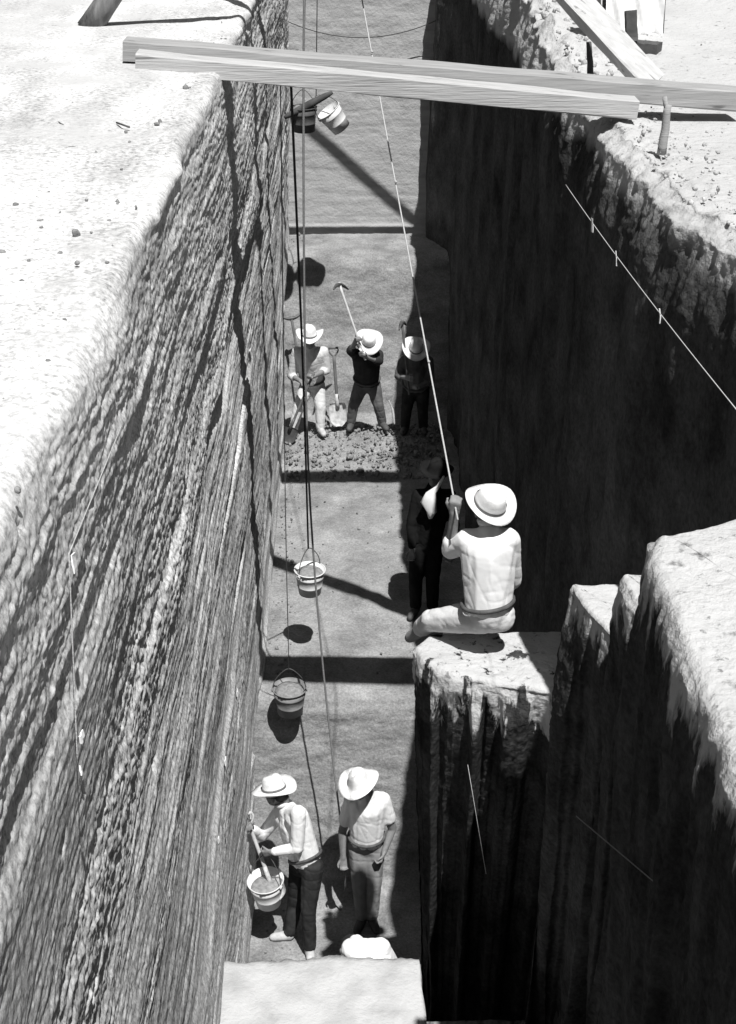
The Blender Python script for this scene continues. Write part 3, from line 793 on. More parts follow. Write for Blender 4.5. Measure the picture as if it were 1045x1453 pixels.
def flesh(name, segs, mat, parent, voxel=0.009, smooth_it=6, wrinkle=0.0, wscale=14.0, balls=()):
    """one continuous skin over tapered limbs (voxel-unioned and smoothed)"""
    bm = bmesh.new()
    for s in segs: hull_seg(bm, s[0], s[1], s[2], s[3])
    for c, rad in balls:
        rad = np.array(rad if isinstance(rad, (tuple, list)) else (rad,) * 3)
        vs = [bm.verts.new(tuple(np.array(c) + q * rad)) for q in ICO2[0]]
        for f in ICO2[1]: bm.faces.new([vs[i] for i in f])
    bmesh.ops.recalc_face_normals(bm, faces=bm.faces)
    org = parent_origin(parent)
    for v in bm.verts: v.co -= org
    me = bpy.data.meshes.new(name + '_raw'); bm.to_mesh(me); bm.free()
    o = bpy.data.objects.new(name + '_raw', me); COL.objects.link(o)
    md = o.modifiers.new('r', 'REMESH'); md.mode = 'VOXEL'; md.voxel_size = voxel; md.use_smooth_shade = True
    sm = o.modifiers.new('s', 'SMOOTH'); sm.factor = 0.5; sm.iterations = smooth_it
    dg = bpy.context.evaluated_depsgraph_get()
    me2 = bpy.data.meshes.new_from_object(o.evaluated_get(dg))
    bpy.data.objects.remove(o); bpy.data.meshes.remove(me)
    n = len(me2.vertices)
    if wrinkle > 0 and n:
        co = np.empty(n * 3, np.float32); me2.vertices.foreach_get('co', co); co = co.reshape(-1, 3).astype(float)
        no = np.empty(n * 3, np.float32); me2.vertices.foreach_get('normal', no); no = no.reshape(-1, 3)
        k = wscale
        w = vn(co[:, 0] * k + co[:, 2] * k * 0.6 + 50, co[:, 1] * k + 50, co[:, 2] * k * 0.8 + 50)
        w = 0.5 * w + 0.3 * vn(co[:, 0] * k * 2.3 + 9, co[:, 1] * k * 2.3, co[:, 2] * k * 2.6)
        for q, (ax, ay, az) in enumerate(((0.5, 0.5, 1.1), (1.0, 0.8, 0.45))):
            r = vn(co[:, 0] * k * ax * 1.2 + 3.3 * q + co[:, 2] * k * 0.5, co[:, 1] * k * ay + 7.7 * q, co[:, 2] * k * az + 1.9 * q)
            w = w - 1.9 * np.clip(1 - np.abs(r) * 3.6, 0, 1) ** 1.5
        co += no * (w * wrinkle)[:, None]
        me2.vertices.foreach_set('co', co.astype(np.float32).ravel())
    me2.polygons.foreach_set('use_smooth', [True] * len(me2.polygons))
    me2.name = name; me2.materials.clear(); me2.materials.append(mat)
    ob = bpy.data.objects.new(name, me2)
    return link(ob, parent)

def hand_segs(wrist, dirn, palm_n, curl=0.9, sc=1.0, mirror=1):
    """palm + four unequal bent fingers + thumb from the side of the palm"""
    d = Vector(dirn).normalized(); n = Vector(palm_n); n = (n - d * n.dot(d)).normalized(); s = d.cross(n) * mirror
    w = Vector(wrist)
    out = []
    k0 = w + d * 0.078 * sc
    for off in (-0.026, -0.009, 0.009, 0.026):
        out.append((w + s * off * 0.6 * sc, 0.018 * sc, k0 + s * off * sc, 0.0145 * sc))
    for off, ln in zip((-0.030, -0.010, 0.010, 0.029), (0.062, 0.075, 0.080, 0.070)):
        a = k0 + s * off * sc
        d1 = (d * math.cos(curl * 0.7) + n * math.sin(curl * 0.7)); d2 = (d * math.cos(curl * 1.9) + n * math.sin(curl * 1.9))
        b = a + d1 * ln * 0.52 * sc; c = b + d2 * ln * 0.48 * sc
        out += [(a, 0.0098 * sc, b, 0.009 * sc), (b, 0.009 * sc, c, 0.0078 * sc)]
    ta = w + d * 0.028 * sc + s * 0.032 * sc; td = (d * 0.7 + s * 0.6 + n * 0.4).normalized()
    tb = ta + td * 0.036 * sc; tc_ = tb + (d * 0.8 + n * 0.7).normalized() * 0.03 * sc
    out += [(ta, 0.013 * sc, tb, 0.011 * sc), (tb, 0.0105 * sc, tc_, 0.0085 * sc)]
    return out

def hat(parent, center, up, front, brim=0.19, crown_h=0.115, curl=0.035, mat='straw', band=True, pinch=0.0):
    """straw hat: centre of the head opening, up axis, front direction"""
    up = Vector(up).normalized(); fr = Vector(front); fr = (fr - up * fr.dot(up)).normalized(); sd = up.cross(fr)
    c = Vector(center)
    prof = [(0.0, crown_h * 0.97), (0.03, crown_h), (0.062, crown_h * 0.97), (0.078, crown_h * 0.82), (0.086, crown_h * 0.5), (0.094, 0.012), (0.100, 0.002), (0.125, -0.004), (brim * 0.8, -0.004), (brim, 0.004)]
    nseg = 40
    verts, faces = [], []
    def pt(r, h, a):
        ca, sa = math.cos(a), math.sin(a)
        t = max(0.0, (r - 0.10) / (brim - 0.10))
        h2 = h + curl * t * t * (abs(sa) ** 1.5) * 1.3 - curl * 0.35 * t * t * abs(ca)
        h2 += (0.009 * math.sin(2 * a + brim * 170 + crown_h * 90) + 0.005 * math.sin(3 * a + brim * 70 + c.x * 9)) * t; h2 -= 0.018 * max(0.0, math.cos(a - c.y * 5)) ** 3 * (r < 0.09)
        if r < 0.08: h2 -= pinch * max(0, 1 - abs(sa) * 2.2) * (1 - r / 0.09)
        ry = r * (1.10 if r <= 0.101 else 1.04)
        return c + fr * (ca * ry) + sd * (sa * r * 0.94) + up * h2
    def shell(prof, off):
        st = len(verts)
        for r, h in prof:
            for k in range(nseg): verts.append(pt(max(r + off, 1e-4), h - (0.006 if off else 0), 2 * math.pi * k / nseg))
        for i in range(len(prof) - 1):
            for k in range(nseg):
                a = st + i * nseg + k; b = st + i * nseg + (k + 1) % nseg
                faces.append((a, b, b + nseg, a + nseg))
        return st
    s1 = shell(prof, 0.0); s2 = shell(prof, -0.003)
    l = len(prof) - 1
    for k in range(nseg):
        a = s1 + l * nseg + k; b = s1 + l * nseg + (k + 1) % nseg
        faces.append((a, b, s2 + l * nseg + (k + 1) % nseg, s2 + l * nseg + k))
    h = mesh_obj('hat', verts, faces, M[mat], parent)
    if band:
        vs, fs = [], []
        for r, hh in ((0.0975, 0.010), (0.0955, 0.030)):
            for k in range(nseg): vs.append(pt(r, hh, 2 * math.pi * k / nseg))
        for k in range(nseg): fs.append((k, (k + 1) % nseg, nseg + (k + 1) % nseg, nseg + k))
        mesh_obj('hat_band', vs, fs, M['band'], h)
    return h

def person(label, J, facing, head_up=(0, 0, 1), shirt='white_cloth', trousers='dark_cloth', shoes='leather', sleeve='long',
           hat_up=None, hat_front=None, hat_kw=None, curl=1.0, hand_dir=None, palm=None, bulk=1.0, group=None, belt=True, base=None, eyes=False, collar=False, bare_shin=False):
    """J: joints (world): pelvis chest neck head shL shR elL elR wrL wrR hipL hipR knL knR anL anR toL toR (L/R = image left/right)"""
    J = {k: Vector(v) for k, v in J.items()}
    zmin = min(J['toL'].z, J['toR'].z) - 0.03
    root = empty('person', base or ((J['anL'].x + J['anR'].x) / 2, (J['anL'].y + J['anR'].y) / 2, zmin), label, 'person', group)
    f = Vector(facing).normalized(); hu = Vector(head_up).normalized(); f = (f - hu * f.dot(hu)).normalized(); side = hu.cross(f)
    hc = J['head']; b = bulk
    segs = [(J['pelvis'], 0.115 * b, J['chest'], 0.125 * b), (J['hipL'], 0.085 * b, J['hipR'], 0.085 * b), (J['shL'], 0.055 * b, J['shR'], 0.055 * b),
            (J['chest'], 0.12 * b, J['neck'], 0.06), (J['neck'], 0.055, hc - hu * 0.05 - f * 0.01, 0.052)]
    for s in 'LR':
        segs += [(J['sh' + s], 0.052 * b, J['el' + s], 0.040 * b), (J['el' + s], 0.040 * b, J['wr' + s], 0.027 * b),
                 (J['hip' + s], 0.082 * b, J['kn' + s], 0.055 * b), (J['kn' + s], 0.052 * b, J['an' + s], 0.036),
                 (J['pelvis'].lerp(J['hip' + s], 0.6), 0.10 * b, J['chest'].lerp(J['sh' + s], 0.5), 0.10 * b)]
        hd = (hand_dir or {}).get(s) or (J['wr' + s] - J['el' + s])
        pn = (palm or {}).get(s) or f
        segs += hand_segs(J['wr' + s], hd, pn, curl, 1.0, 1 if s == 'L' else -1)
        segs += [(J['an' + s], 0.034, J['to' + s], 0.026)]
    balls = [(hc, (0.078, 0.085, 0.100)), (hc - hu * 0.055 + f * 0.03, 0.060), (hc + f * 0.088 - hu * 0.012, 0.016), (hc + f * 0.080 + hu * 0.012, 0.012),
             (hc + f * 0.078 - hu * 0.045, (0.020, 0.020, 0.010)), (hc + f * 0.064 - hu * 0.085, 0.024),
             (hc + side * 0.080 - hu * 0.01, (0.014, 0.02, 0.028)), (hc - side * 0.080 - hu * 0.01, (0.014, 0.02, 0.028))]
    flesh('body', segs, M['skin'], root, 0.0075, 4, balls=balls)
    if eyes:
        for sg in (-1, 1):
            bm = bmesh.new(); bmesh.ops.create_icosphere(bm, subdivisions=2, radius=0.012, matrix=Matrix.Translation(hc + f * 0.074 + side * 0.03 * sg + hu * 0.012))
            bm_obj('eye', bm, M['hair'], root)
    # hair: cap over the back and sides
    bmh = [(hc + hu * 0.018 - f * 0.018, (0.086, 0.090, 0.096)), (hc - f * 0.05 - hu * 0.03, 0.062)]
    flesh('hair', [], M['hair'], root, 0.011, 3, balls=bmh)
    # shirt
    sg = [(J['pelvis'].lerp(J['chest'], 0.12), 0.135 * b, J['chest'], 0.142 * b), (J['shL'], 0.068 * b, J['shR'], 0.068 * b), (J['chest'], 0.13 * b, J['neck'], 0.066)]
    for s in 'LR':
        sg.append((J['pelvis'].lerp(J['hip' + s], 0.62).lerp(J['chest'], 0.12), 0.112 * b, J['chest'].lerp(J['sh' + s], 0.55), 0.108 * b))
        if sleeve == 'long':
            sg += [(J['sh' + s], 0.070 * b, J['el' + s], 0.056 * b), (J['el' + s], 0.056 * b, J['el' + s].lerp(J['wr' + s], 0.86), 0.042 * b)]
        elif sleeve == 'rolled':
            sg += [(J['sh' + s], 0.072 * b, J['el' + s], 0.060 * b), (J['el' + s], 0.060 * b, J['el' + s].lerp(J['wr' + s], 0.22), 0.056 * b)]
        else:
            sg += [(J['sh' + s], 0.072 * b, J['sh' + s].lerp(J['el' + s], 0.62), 0.068 * b)]
    sh = flesh('shirt', sg, M[shirt], root, 0.009, 5, 0.0013, 12.0)
    if collar:
        bm = bmesh.new(); up = (hc - J['neck']).normalized(); lathe(bm, [(0.072, -0.005), (0.078, 0.02), (0.070, 0.035), (0.066, 0.02), (0.066, -0.005)], J['neck'] + up * 0.03, up, 20)
        bm_obj('collar', bm, M[shirt], sh)
    tg = [(J['hipL'], 0.105 * b, J['hipR'], 0.105 * b), (J['pelvis'], 0.130 * b, J['pelvis'].lerp(J['chest'], 0.20), 0.126 * b)]
    for s in 'LR':
        tg.append((J['pelvis'].lerp(J['hip' + s], 0.62), 0.11 * b, J['pelvis'].lerp(J['hip' + s], 0.62).lerp(J['chest'], 0.2), 0.105 * b))
        low = 0.30 if bare_shin else 0.90
        tg += [(J['hip' + s], 0.105 * b, J['kn' + s], 0.074 * b), (J['kn' + s], 0.074 * b, J['kn' + s].lerp(J['an' + s], low), 0.062 * b)]
    tr = flesh('trousers', tg, M[trousers], root, 0.009, 5, 0.0022, 10.0)
    if belt:
        up = (J['chest'] - J['pelvis']).normalized(); c = J['pelvis'].lerp(J['chest'], 0.17)
        sx = (J['hipR'] - J['hipL']); hw = sx.length / 2 * 0.62; sx.normalize(); sy = up.cross(sx)
        ring = [c + sx * (math.cos(a) * (0.118 * b + hw)) + sy * (math.sin(a) * 0.140 * b) for a in [2 * math.pi * k / 28 for k in range(29)]]
        bm = bmesh.new(); tube(bm, ring, 0.014, 6, cap=False); bm_obj('belt', bm, M['leather'], tr)
    for s in 'LR':
        t = (J['to' + s] - J['an' + s])
        fl = flesh('shoe', [(J['an' + s] - Vector((0, 0, 0.005)), 0.050, J['an' + s] + (J['kn' + s] - J['an' + s]).normalized() * 0.05, 0.050),
                            (J['an' + s] - Vector((0, 0, 0.015)), 0.048, J['to' + s], 0.040), (J['to' + s], 0.042, J['to' + s] + t.normalized() * 0.03, 0.034)], M[shoes], root, 0.009, 4)
    if hat_up is not None:
        hu2 = Vector(hat_up or (0, 0, 1)).normalized()
        if hat_up is not None: hat(root, hc + hu2 * 0.042, hu2, hat_front or f, **(hat_kw or {}))
    return root

G_NEAR, G_FAR = 'workers in the near pit', 'diggers at the far face'
def gz(x, y, h):      # point on the horizontal plane at depth h seen at pixel (x, y)
    v = _cf * F + _cr * (x - 522.5) - _cu * (y - 726.5)
    t = -h / v.z
    return Vector((v.x * t, v.y * t, CAMZ - h))

# --- near worker with the bucket (seen from behind / side, facing left)
D0 = 9.82
J = dict(pelvis=P(436, 1224, D0), chest=P(419, 1168, D0 + .06), neck=P(404, 1141, D0 + .08), head=P(391, 1126, D0 + .08),
         shL=P(398, 1152, D0 + .22), shR=P(424, 1153, D0 - .12), elL=P(372, 1186, D0 + .25), elR=P(422, 1203, D0 - .16), wrL=P(356, 1174, D0 + .10), wrR=P(386, 1209, D0 - .10),
         hipL=P(426, 1228, D0 + .10), hipR=P(444, 1230, D0 - .08), knL=P(419, 1283, D0 + .12), knR=P(438, 1290, D0 - .14),
         anL=gz(411, 1325, 8.99), anR=gz(440, 1347, 8.99), toL=gz(392, 1329, 9.02), toR=gz(441, 1358, 9.02))
person('worker in white shirt and dark trousers leaning over a bucket in the near pit', J, (-1, 0.15, -0.25), (-0.25, 0, 1), 'white_cloth', 'dark_cloth', 'pale_leather', 'long',
       hat_up=(-0.20, 0.16, 1), hat_front=(-1, 0.25, 0), hat_kw=dict(brim=0.19, crown_h=0.13, curl=0.03), palm={'L': (0.4, -1, 0), 'R': (-0.3, 1, 0)}, curl=1.2, group=G_NEAR, collar=True)
bt = P(377, 1249, D0 - 0.10)
bucket('pale bucket held low by the leaning worker in the near pit', bt, (-0.08, -0.10, 1), 0.155, 0.105, 0.27, 'zinc', 0.06, P(379, 1213, D0 - 0.06))

def shovel(label, top, tip_handle, blade_dir=None, mat='handle', blade=True, grip=True, r=0.016, blade_len=0.28, blade_mat='steel', face=(0, -1, 0)):
    top, end = Vector(top), Vector(tip_handle)
    t = (end - top).normalized()
    root = empty('shovel', end, label, 'shovel', 'digging tools')
    bm = bmesh.new(); tube(bm, [top.lerp(end, k) for k in np.linspace(0, 1, 8)], r, 10); bm_obj('handle', bm, M[mat], root)
    fc = Vector(face); fc = (fc - t * fc.dot(t)).normalized(); s = t.cross(fc)
    if grip:
        bm = bmesh.new()
        tube(bm, curve_pts([top + s * 0.055 - t * 0.10, top + s * 0.058 - t * 0.06, top + s * 0.012, top - s * 0.012, top - s * 0.058 - t * 0.06, top - s * 0.055 - t * 0.10], 5), 0.010, 8)
        tube(bm, [top + s * 0.062 - t * 0.10, top - s * 0.062 - t * 0.10], 0.015, 10)
        bm_obj('grip', bm, M[mat], root)
    if blade:
        vs, fs = [], []
        nu, nv = 9, 10
        for layer in (0, 1):
            for i in range(nv):
                k = i / (nv - 1)
                w = 0.115 * (1 - max(0, k - 0.6) ** 2 * 4.2) * (0.85 + 0.15 * min(1, k * 5))
                for j in range(nu):
                    u = j / (nu - 1) * 2 - 1
                    p = end + t * (k * blade_len) + s * (u * w) + fc * (0.03 * u * u - 0.02 + 0.004 * layer + 0.02 * k * k)
                    vs.append(p)
        n = nu * nv
        for i in range(nv - 1):
            for j in range(nu - 1):
                a = i * nu + j
                fs.append((a, a + 1, a + nu + 1, a + nu)); fs.append((n + a, n + a + nu, n + a + nu + 1, n + a + 1))
        edge = [j for j in range(nu)] + [i * nu + nu - 1 for i in range(1, nv)] + [(nv - 1) * nu + j for j in range(nu - 2, -1, -1)] + [i * nu for i in range(nv - 2, 0, -1)]
        for a, b2 in zip(edge, edge[1:] + edge[:1]): fs.append((a, b2, n + b2, n + a))
        mesh_obj('blade', vs, fs, M[blade_mat], root)
        bm = bmesh.new(); tube(bm, [end - t * 0.12, end + t * 0.06], [r * 1.15, r * 1.4], 10); bm_obj('socket', bm, M[blade_mat], root)
    return root
shovel('shovel held upright by the leaning worker, its blade down in the pale bucket', P(354, 1170, D0 + .08), P(382, 1247, D0 - .06), mat='handle', blade_len=0.2)

# --- near worker facing the camera
D1 = 10.10
J = dict(pelvis=P(520, 1193, D1), chest=P(522, 1146, D1 - .05), neck=P(519, 1124, D1 - .08), head=P(512, 1116, D1 - .16),
         shL=P(499, 1136, D1 - .05), shR=P(543, 1134, D1 - .02), elL=P(486, 1180, D1 - .02), elR=P(557, 1176, D1 + .02), wrL=P(487, 1217, D1 - .10), wrR=P(545, 1210, D1 - .10),
         hipL=P(510, 1202, D1), hipR=P(531, 1202, D1), knL=P(511, 1256, D1 - .05), knR=P(531, 1255, D1 - .05),
         anL=gz(514, 1303, 8.99), anR=gz(528, 1302, 8.99), toL=gz(508, 1318, 9.02), toR=gz(533, 1317, 9.02))
person('worker in white short sleeved shirt standing and looking down in the near pit', J, (-0.25, -1, -0.5), (-0.05, -0.5, 1), 'white_cloth', 'grey_cloth', 'leather', 'short',
       hat_up=(-0.24, -0.14, 1), hat_front=(-0.5, -1, 0), hat_kw=dict(brim=0.185, crown_h=0.13, curl=0.03, band=False), palm={'L': (0.3, -1, 0), 'R': (-1, 0, 0)}, curl=1.1, group=G_NEAR, eyes=True)

# --- worker close behind the near bench edge, back to the camera, head bowed
J = dict(pelvis=(0.185, 7.80, zH(8.02)), chest=(0.18, 7.96, zH(7.70)), neck=P(506, 1338, 8.14), head=P(499, 1346, 8.28),
         shL=P(499, 1346, 8.06), shR=P(540, 1345, 8.04), elL=(0.00, 8.16, zH(7.92)), elR=(0.40, 8.16, zH(7.92)), wrL=(0.07, 8.34, zH(8.05)), wrR=(0.30, 8.34, zH(8.05)),
         hipL=(0.11, 7.84, zH(8.16)), hipR=(0.27, 7.84, zH(8.16)), knL=(0.09, 7.92, zH(8.56)), knR=(0.29, 7.92, zH(8.56)),
         anL=(0.08, 7.84, zH(8.98)), anR=(0.30, 7.84, zH(8.98)), toL=(0.05, 8.03, zH(9.02)), toR=(0.32, 8.03, zH(9.02)))
person('worker with white shirted back and bowed head, half hidden by the near bench edge', J, (-0.1, 0.8, -0.7), (-0.05, 0.6, 0.6), 'white_cloth', 'dark_cloth', 'leather', 'rolled', bulk=1.12,
       hat_up=None, palm={'L': (0.5, 0, -1), 'R': (-0.5, 0, -1)}, group=G_NEAR)

# --- man seated on the ledge, back to the camera, hauling the rope
D2 = 7.50
hand4 = P(645, 716, D2 + .10)
J = dict(pelvis=P(692, 868, D2), chest=P(694, 784, D2 + .02), neck=P(697, 748, D2 + .03), head=P(693, 722, D2 + .06),
         shL=P(664, 766, D2 + .05), shR=P(722, 765, D2 - .01), elL=P(640, 780, D2 + .16), elR=P(728, 822, D2 + .12), wrL=hand4 + Vector((0, -.01, -.05)), wrR=P(705, 845, D2 + .26),
         hipL=P(680, 876, D2 + .02), hipR=P(708, 874, D2), knL=P(613, 880, D2 + .24), knR=P(650, 872, D2 + .42),
         anL=P(597, 892, D2 + .52), anR=P(640, 905, D2 + .62), toL=P(584, 903, D2 + .60), toR=P(626, 915, D2 + .70))
person('man in white shirt and straw hat sitting on the earth ledge with his back turned', J, (-0.45, 1, -0.2), (-0.12, 0.05, 1), 'white_cloth', 'cream_cloth', 'grey_cloth', 'rolled',
       hat_up=(0.16, -0.42, 0.9), hat_front=(-0.6, 0.8, 0), hat_kw=dict(brim=0.158, crown_h=0.115, curl=0.03, pinch=0.02), palm={'L': (0.3, 1, 0), 'R': (0, 1, 0)}, curl=1.3,
       base=P(692, 897, D2), bulk=1.02, collar=True)

# --- man standing in the shade on the bench
D3 = 12.4
J = dict(pelvis=P(606, 766, D3), chest=P(612, 715, D3), neck=P(616, 690, D3), head=P(619, 673, D3 - .05),
         shL=P(594, 703, D3), shR=P(638, 703, D3), elL=P(584, 745, D3 - .05), elR=P(645, 745, D3), wrL=P(585, 779, D3 - .12), wrR=P(640, 782, D3 - .1),
         hipL=P(596, 772, D3), hipR=P(616, 772, D3), knL=P(590, 823, D3 - .02), knR=P(614, 823, D3),
         anL=gz(590, 862, 7.07), anR=gz(614, 862, 7.07), toL=gz(584, 874, 7.10), toR=gz(616, 876, 7.10))
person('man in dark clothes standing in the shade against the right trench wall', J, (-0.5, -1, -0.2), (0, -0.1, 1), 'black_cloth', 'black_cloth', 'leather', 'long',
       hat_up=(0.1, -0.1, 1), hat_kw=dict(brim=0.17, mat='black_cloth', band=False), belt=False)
bm = bmesh.new()
vs, fs = [], []
c0 = [P(630, 676, D3 - .22), P(622, 690, D3 - .20), P(612, 699, D3 - .2), P(608, 712, D3 - .2), P(613, 726, D3 - .2), P(611, 735, D3 - .2)]  # white shape added where sun catches the edge of his clothes
wd = [0.01, 0.02, 0.05, 0.075, 0.05, 0.02]
rings = []
for c, w in zip(c0, wd):
    rings.append([bm.verts.new(c + Vector((math.cos(a) * w, math.sin(a) * w * 0.35, 0.01 * math.sin(3 * a)))) for a in [k * math.pi / 4 for k in range(8)]])
for a, b in zip(rings[:-1], rings[1:]):
    for k in range(8): bm.faces.new((a[k], a[(k + 1) % 8], b[(k + 1) % 8], b[k]))
bm.faces.new(rings[0]); bm.faces.new(rings[-1])
single('sunlit_patch', bm, M['white_cloth'], 'white patch added for the sunlit edge on the man in the shade', 'cloth')

# --- far digger left: light clothes, shovel
D4 = 17.0
J = dict(pelvis=P(443, 543, D4), chest=P(440, 508, D4 - .12), neck=P(440, 491, D4 - .16), head=P(440, 481, D4 - .24),
         shL=P(422, 499, D4 - .12), shR=P(459, 499, D4 - .12), elL=P(414, 533, D4 - .08), elR=P(464, 525, D4 - .1), wrL=P(427, 541, D4 - .32), wrR=P(445, 534, D4 - .34),
         hipL=P(436, 548, D4), hipR=P(451, 548, D4), knL=P(424, 578, D4 - .15), knR=P(455, 577, D4 - .12),
         anL=P(416, 611, D4 - .18), anR=P(455, 608, D4 - .15), toL=P(414, 618, D4 - .32), toR=P(459, 615, D4 - .28))
person('digger in pale clothes stooping over a shovel at the far face, left of three', J, (0, -1, -0.2), (0, -0.3, 1), 'cream_cloth', 'cream_cloth', 'pale_leather', 'rolled',
       hat_up=(0.0, -0.12, 1), hat_kw=dict(brim=0.18, crown_h=0.14, curl=0.05, pinch=0.03), palm={'L': (0, 0, -1), 'R': (0, 0, 1)}, curl=1.2, group=G_FAR, eyes=True)
shovel('long dark handled shovel in the hands of the pale clothed far digger', P(446, 528, D4 - .36), P(413, 606, D4 - .42), mat='handle_dark', grip=False, blade_mat='iron', blade_len=0.22)
shovel('idle shovel with D grip leaning upright between two far diggers', P(474, 505, D4 + .15), P(479, 572, D4 + .02), mat='handle_dark', r=0.02, blade_mat='steel', blade_len=0.30)

# --- far digger middle: dark clothes, raised pick
J = dict(pelvis=P(521, 541, D4), chest=P(520, 512, D4 - .16), neck=P(521, 497, D4 - .22), head=P(523, 487, D4 - .32),
         shL=P(504, 502, D4 - .14), shR=P(537, 503, D4 - .14), elL=P(498, 498, D4 - .32), elR=P(538, 512, D4 - .36), wrL=P(505, 484, D4 - .44), wrR=P(520, 506, D4 - .48),
         hipL=P(513, 547, D4), hipR=P(530, 547, D4), knL=P(502, 575, D4 - .06), knR=P(537, 574, D4 - .06),
         anL=P(498, 602, D4 - .02), anR=P(543, 600, D4 - .02), toL=P(496, 608, D4 - .18), toR=P(548, 607, D4 - .16))
person('digger in dark clothes and white hat swinging a pick, middle of three', J, (0, -1, -0.6), (0, -0.6, 1), 'dark_cloth', 'dim_cloth', 'leather', 'rolled',
       hat_up=(0.06, -0.62, 0.8), hat_kw=dict(brim=0.185, crown_h=0.12, curl=0.03), palm={'L': (0.5, -1, 0), 'R': (-0.5, 0, 1)}, curl=1.3, group=G_FAR)
def pick(label, grip_end, head_pt, mat='handle', headdir=(1, 0, 0), hl=0.24, r=0.015, name='pickaxe', bend=0.06):
    g, h = Vector(grip_end), Vector(head_pt); t = (h - g).normalized()
    root = empty(name, g, label, name, 'digging tools')
    bm = bmesh.new(); tube(bm, [g.lerp(h, k) for k in np.linspace(0, 1.03, 8)], [r * 0.9] * 5 + [r, r * 1.1, r * 1.4], 10); bm_obj('handle', bm, M[mat], root)
    s = Vector(headdir); s = (s - t * s.dot(t)).normalized()
    bm = bmesh.new(); tube(bm, curve_pts([h - s * hl - t * bend, h - s * hl * 0.5 - t * bend * 0.25, h, h + s * hl * 0.5 - t * bend * 0.25, h + s * hl - t * bend], 5),
                           [0.006 + 0.02 * math.sin(math.pi * (i + 1) / 22) for i in range(21)], 8)
    bm_obj('pick_head', bm, M['iron'], root)
    return root
pick('pickaxe with pale handle raised by the middle far digger', P(519, 511, D4 - .5), P(482, 404, D4 - .10), 'handle', (0.25, 1, 0.1), 0.22)
# --- far digger right
J = dict(pelvis=P(590, 548, D4 + .05), chest=P(590, 520, D4 - .14), neck=P(590, 506, D4 - .22), head=P(590, 497, D4 - .32),
         shL=P(573, 512, D4 - .12), shR=P(608, 512, D4 - .1), elL=P(566, 533, D4 - .2), elR=P(611, 540, D4 - .15), wrL=P(578, 536, D4 - .4), wrR=P(594, 549, D4 - .4),
         hipL=P(582, 553, D4 + .05), hipR=P(599, 553, D4 + .05), knL=P(577, 581, D4), knR=P(600, 581, D4),
         anL=P(575, 607, D4), anR=P(601, 607, D4), toL=P(572, 613, D4 - .15), toR=P(603, 613, D4 - .15))
person('digger in dark clothes and white hat half in shade, right of three', J, (-0.1, -1, -0.6), (0, -0.6, 1), 'dim_cloth', 'dark_cloth', 'leather', 'rolled',
       hat_up=(0.05, -0.55, 0.85), hat_kw=dict(brim=0.185, crown_h=0.12, curl=0.03), palm={'L': (1, -0.3, 0), 'R': (0, 0, 1)}, curl=1.3, group=G_FAR)
pick('pickaxe with dark handle held upright by the right far digger', P(581, 560, D4 - .44), P(571, 458, D4 - .3), 'handle_dark', (0.3, 1, 0), 0.16)
bm = bmesh.new(); tube(bm, curve_pts([P(552, 568, D4 - .1), P(557, 580, D4 - .12), P(559, 592, D4 - .15), P(560, 602, D4 - .18)], 6), [0.008] * 6 + [0.015] * 7 + [0.012] * 6, 8)
single('stick', bm, M['rope_pale'], 'pale curved stick standing between two far diggers', 'stick')
pick('pickaxe leaning on the far face with its curved iron head up', P(432, 560, D4 + .35), P(414, 452, D4 + .68), 'handle_dark', (1, 0, -0.4), 0.14, bend=-0.05)

# ------------------------------------------------------------------ ropes in hand
handN = P(489, 1228, D1 - .08)
rope('long rope from the front hoist down to the hand of the worker facing us',
     curve_pts([APEX1 + Vector((0.06, 0, -0.18)), P(432, 0, 10.2), P(432, 400, 10.2), P(437, 640, 10.25), P(446, 800, 10.28), P(459, 950, 10.25), P(473, 1080, 10.2), P(484, 1170, D1), handN, P(490, 1262, D1 - .02)], 8),
     0.0085, 'rope_grey')
e4 = BLOCK2 + Vector((0.06, -0.02, 0.04)); h4 = hand4 + Vector((0.0, 0.01, 0.02))
rope('pale knotted rope rising from the hand of the seated man', sag(h4 - (e4 - h4).normalized() * 0.15, e4, 30, 0.03), 0.0058, 'rope_pale',
     knots=[h4.lerp(e4, k) for k in (0.115, 0.30, 0.47, 0.62)])
# datum strings with paper tags
def dstring(label, pts, tags, r=0.0018, mat='string'):
    bm = bmesh.new(); tube(bm, pts, r, 6)
    o = single('datum_string', bm, M[mat], label, 'string', 'strings on the trench walls')
    for p, w, h in tags:
        bm = bmesh.new(); beam(bm, Vector(p) + Vector((0, 0, 0)), Vector(p) + Vector((0.004, -0.012, -h)), w, 0.003, 4, 0.002, p[1], upv=(1, 0, 0))
        bm_obj('paper_tag', bm, M['paper'], o, smooth=False)
    return o
a, b = onX(803, 262, 1.30), onX(1046, 582, 1.31)
dstring('taut white string with a paper tag along the shaded right wall', sag(a, b, 30, 0.02),
        [(a.lerp(b, 0.24) + Vector((0, 0, 0.005)), 0.05, 0.07), (a.lerp(b, 0.42), 0.018, 0.07), (a.lerp(b, 0.68), 0.015, 0.06)])
a, b, c = onX(160, 598, -0.645), onX(79, 786, -0.645), onX(92, 1086, -0.655)
off = Vector((0.03, 0, 0))
dstring('slack white string with tag and plumb end on the sunlit left wall', curve_pts([a + off, a.lerp(b, 0.5) + off, b + off], 8) + curve_pts([b + off, b.lerp(c, 0.5) + off, c + off], 8)[1:],
        [(b + off * 1.3, 0.04, 0.04), (c + off * 1.2, 0.018, 0.02)], 0.0017, 'rope_pale')
bm = bmesh.new()
tube(bm, sag((-0.70, 19.6, zH(2.32)), (1.3, 19.6, zH(2.30)), 24, 0.22), 0.006, 6)
single('datum_string', bm, M['rope'], 'dark string sagging across the end wall of the trench', 'string', 'strings on the trench walls')
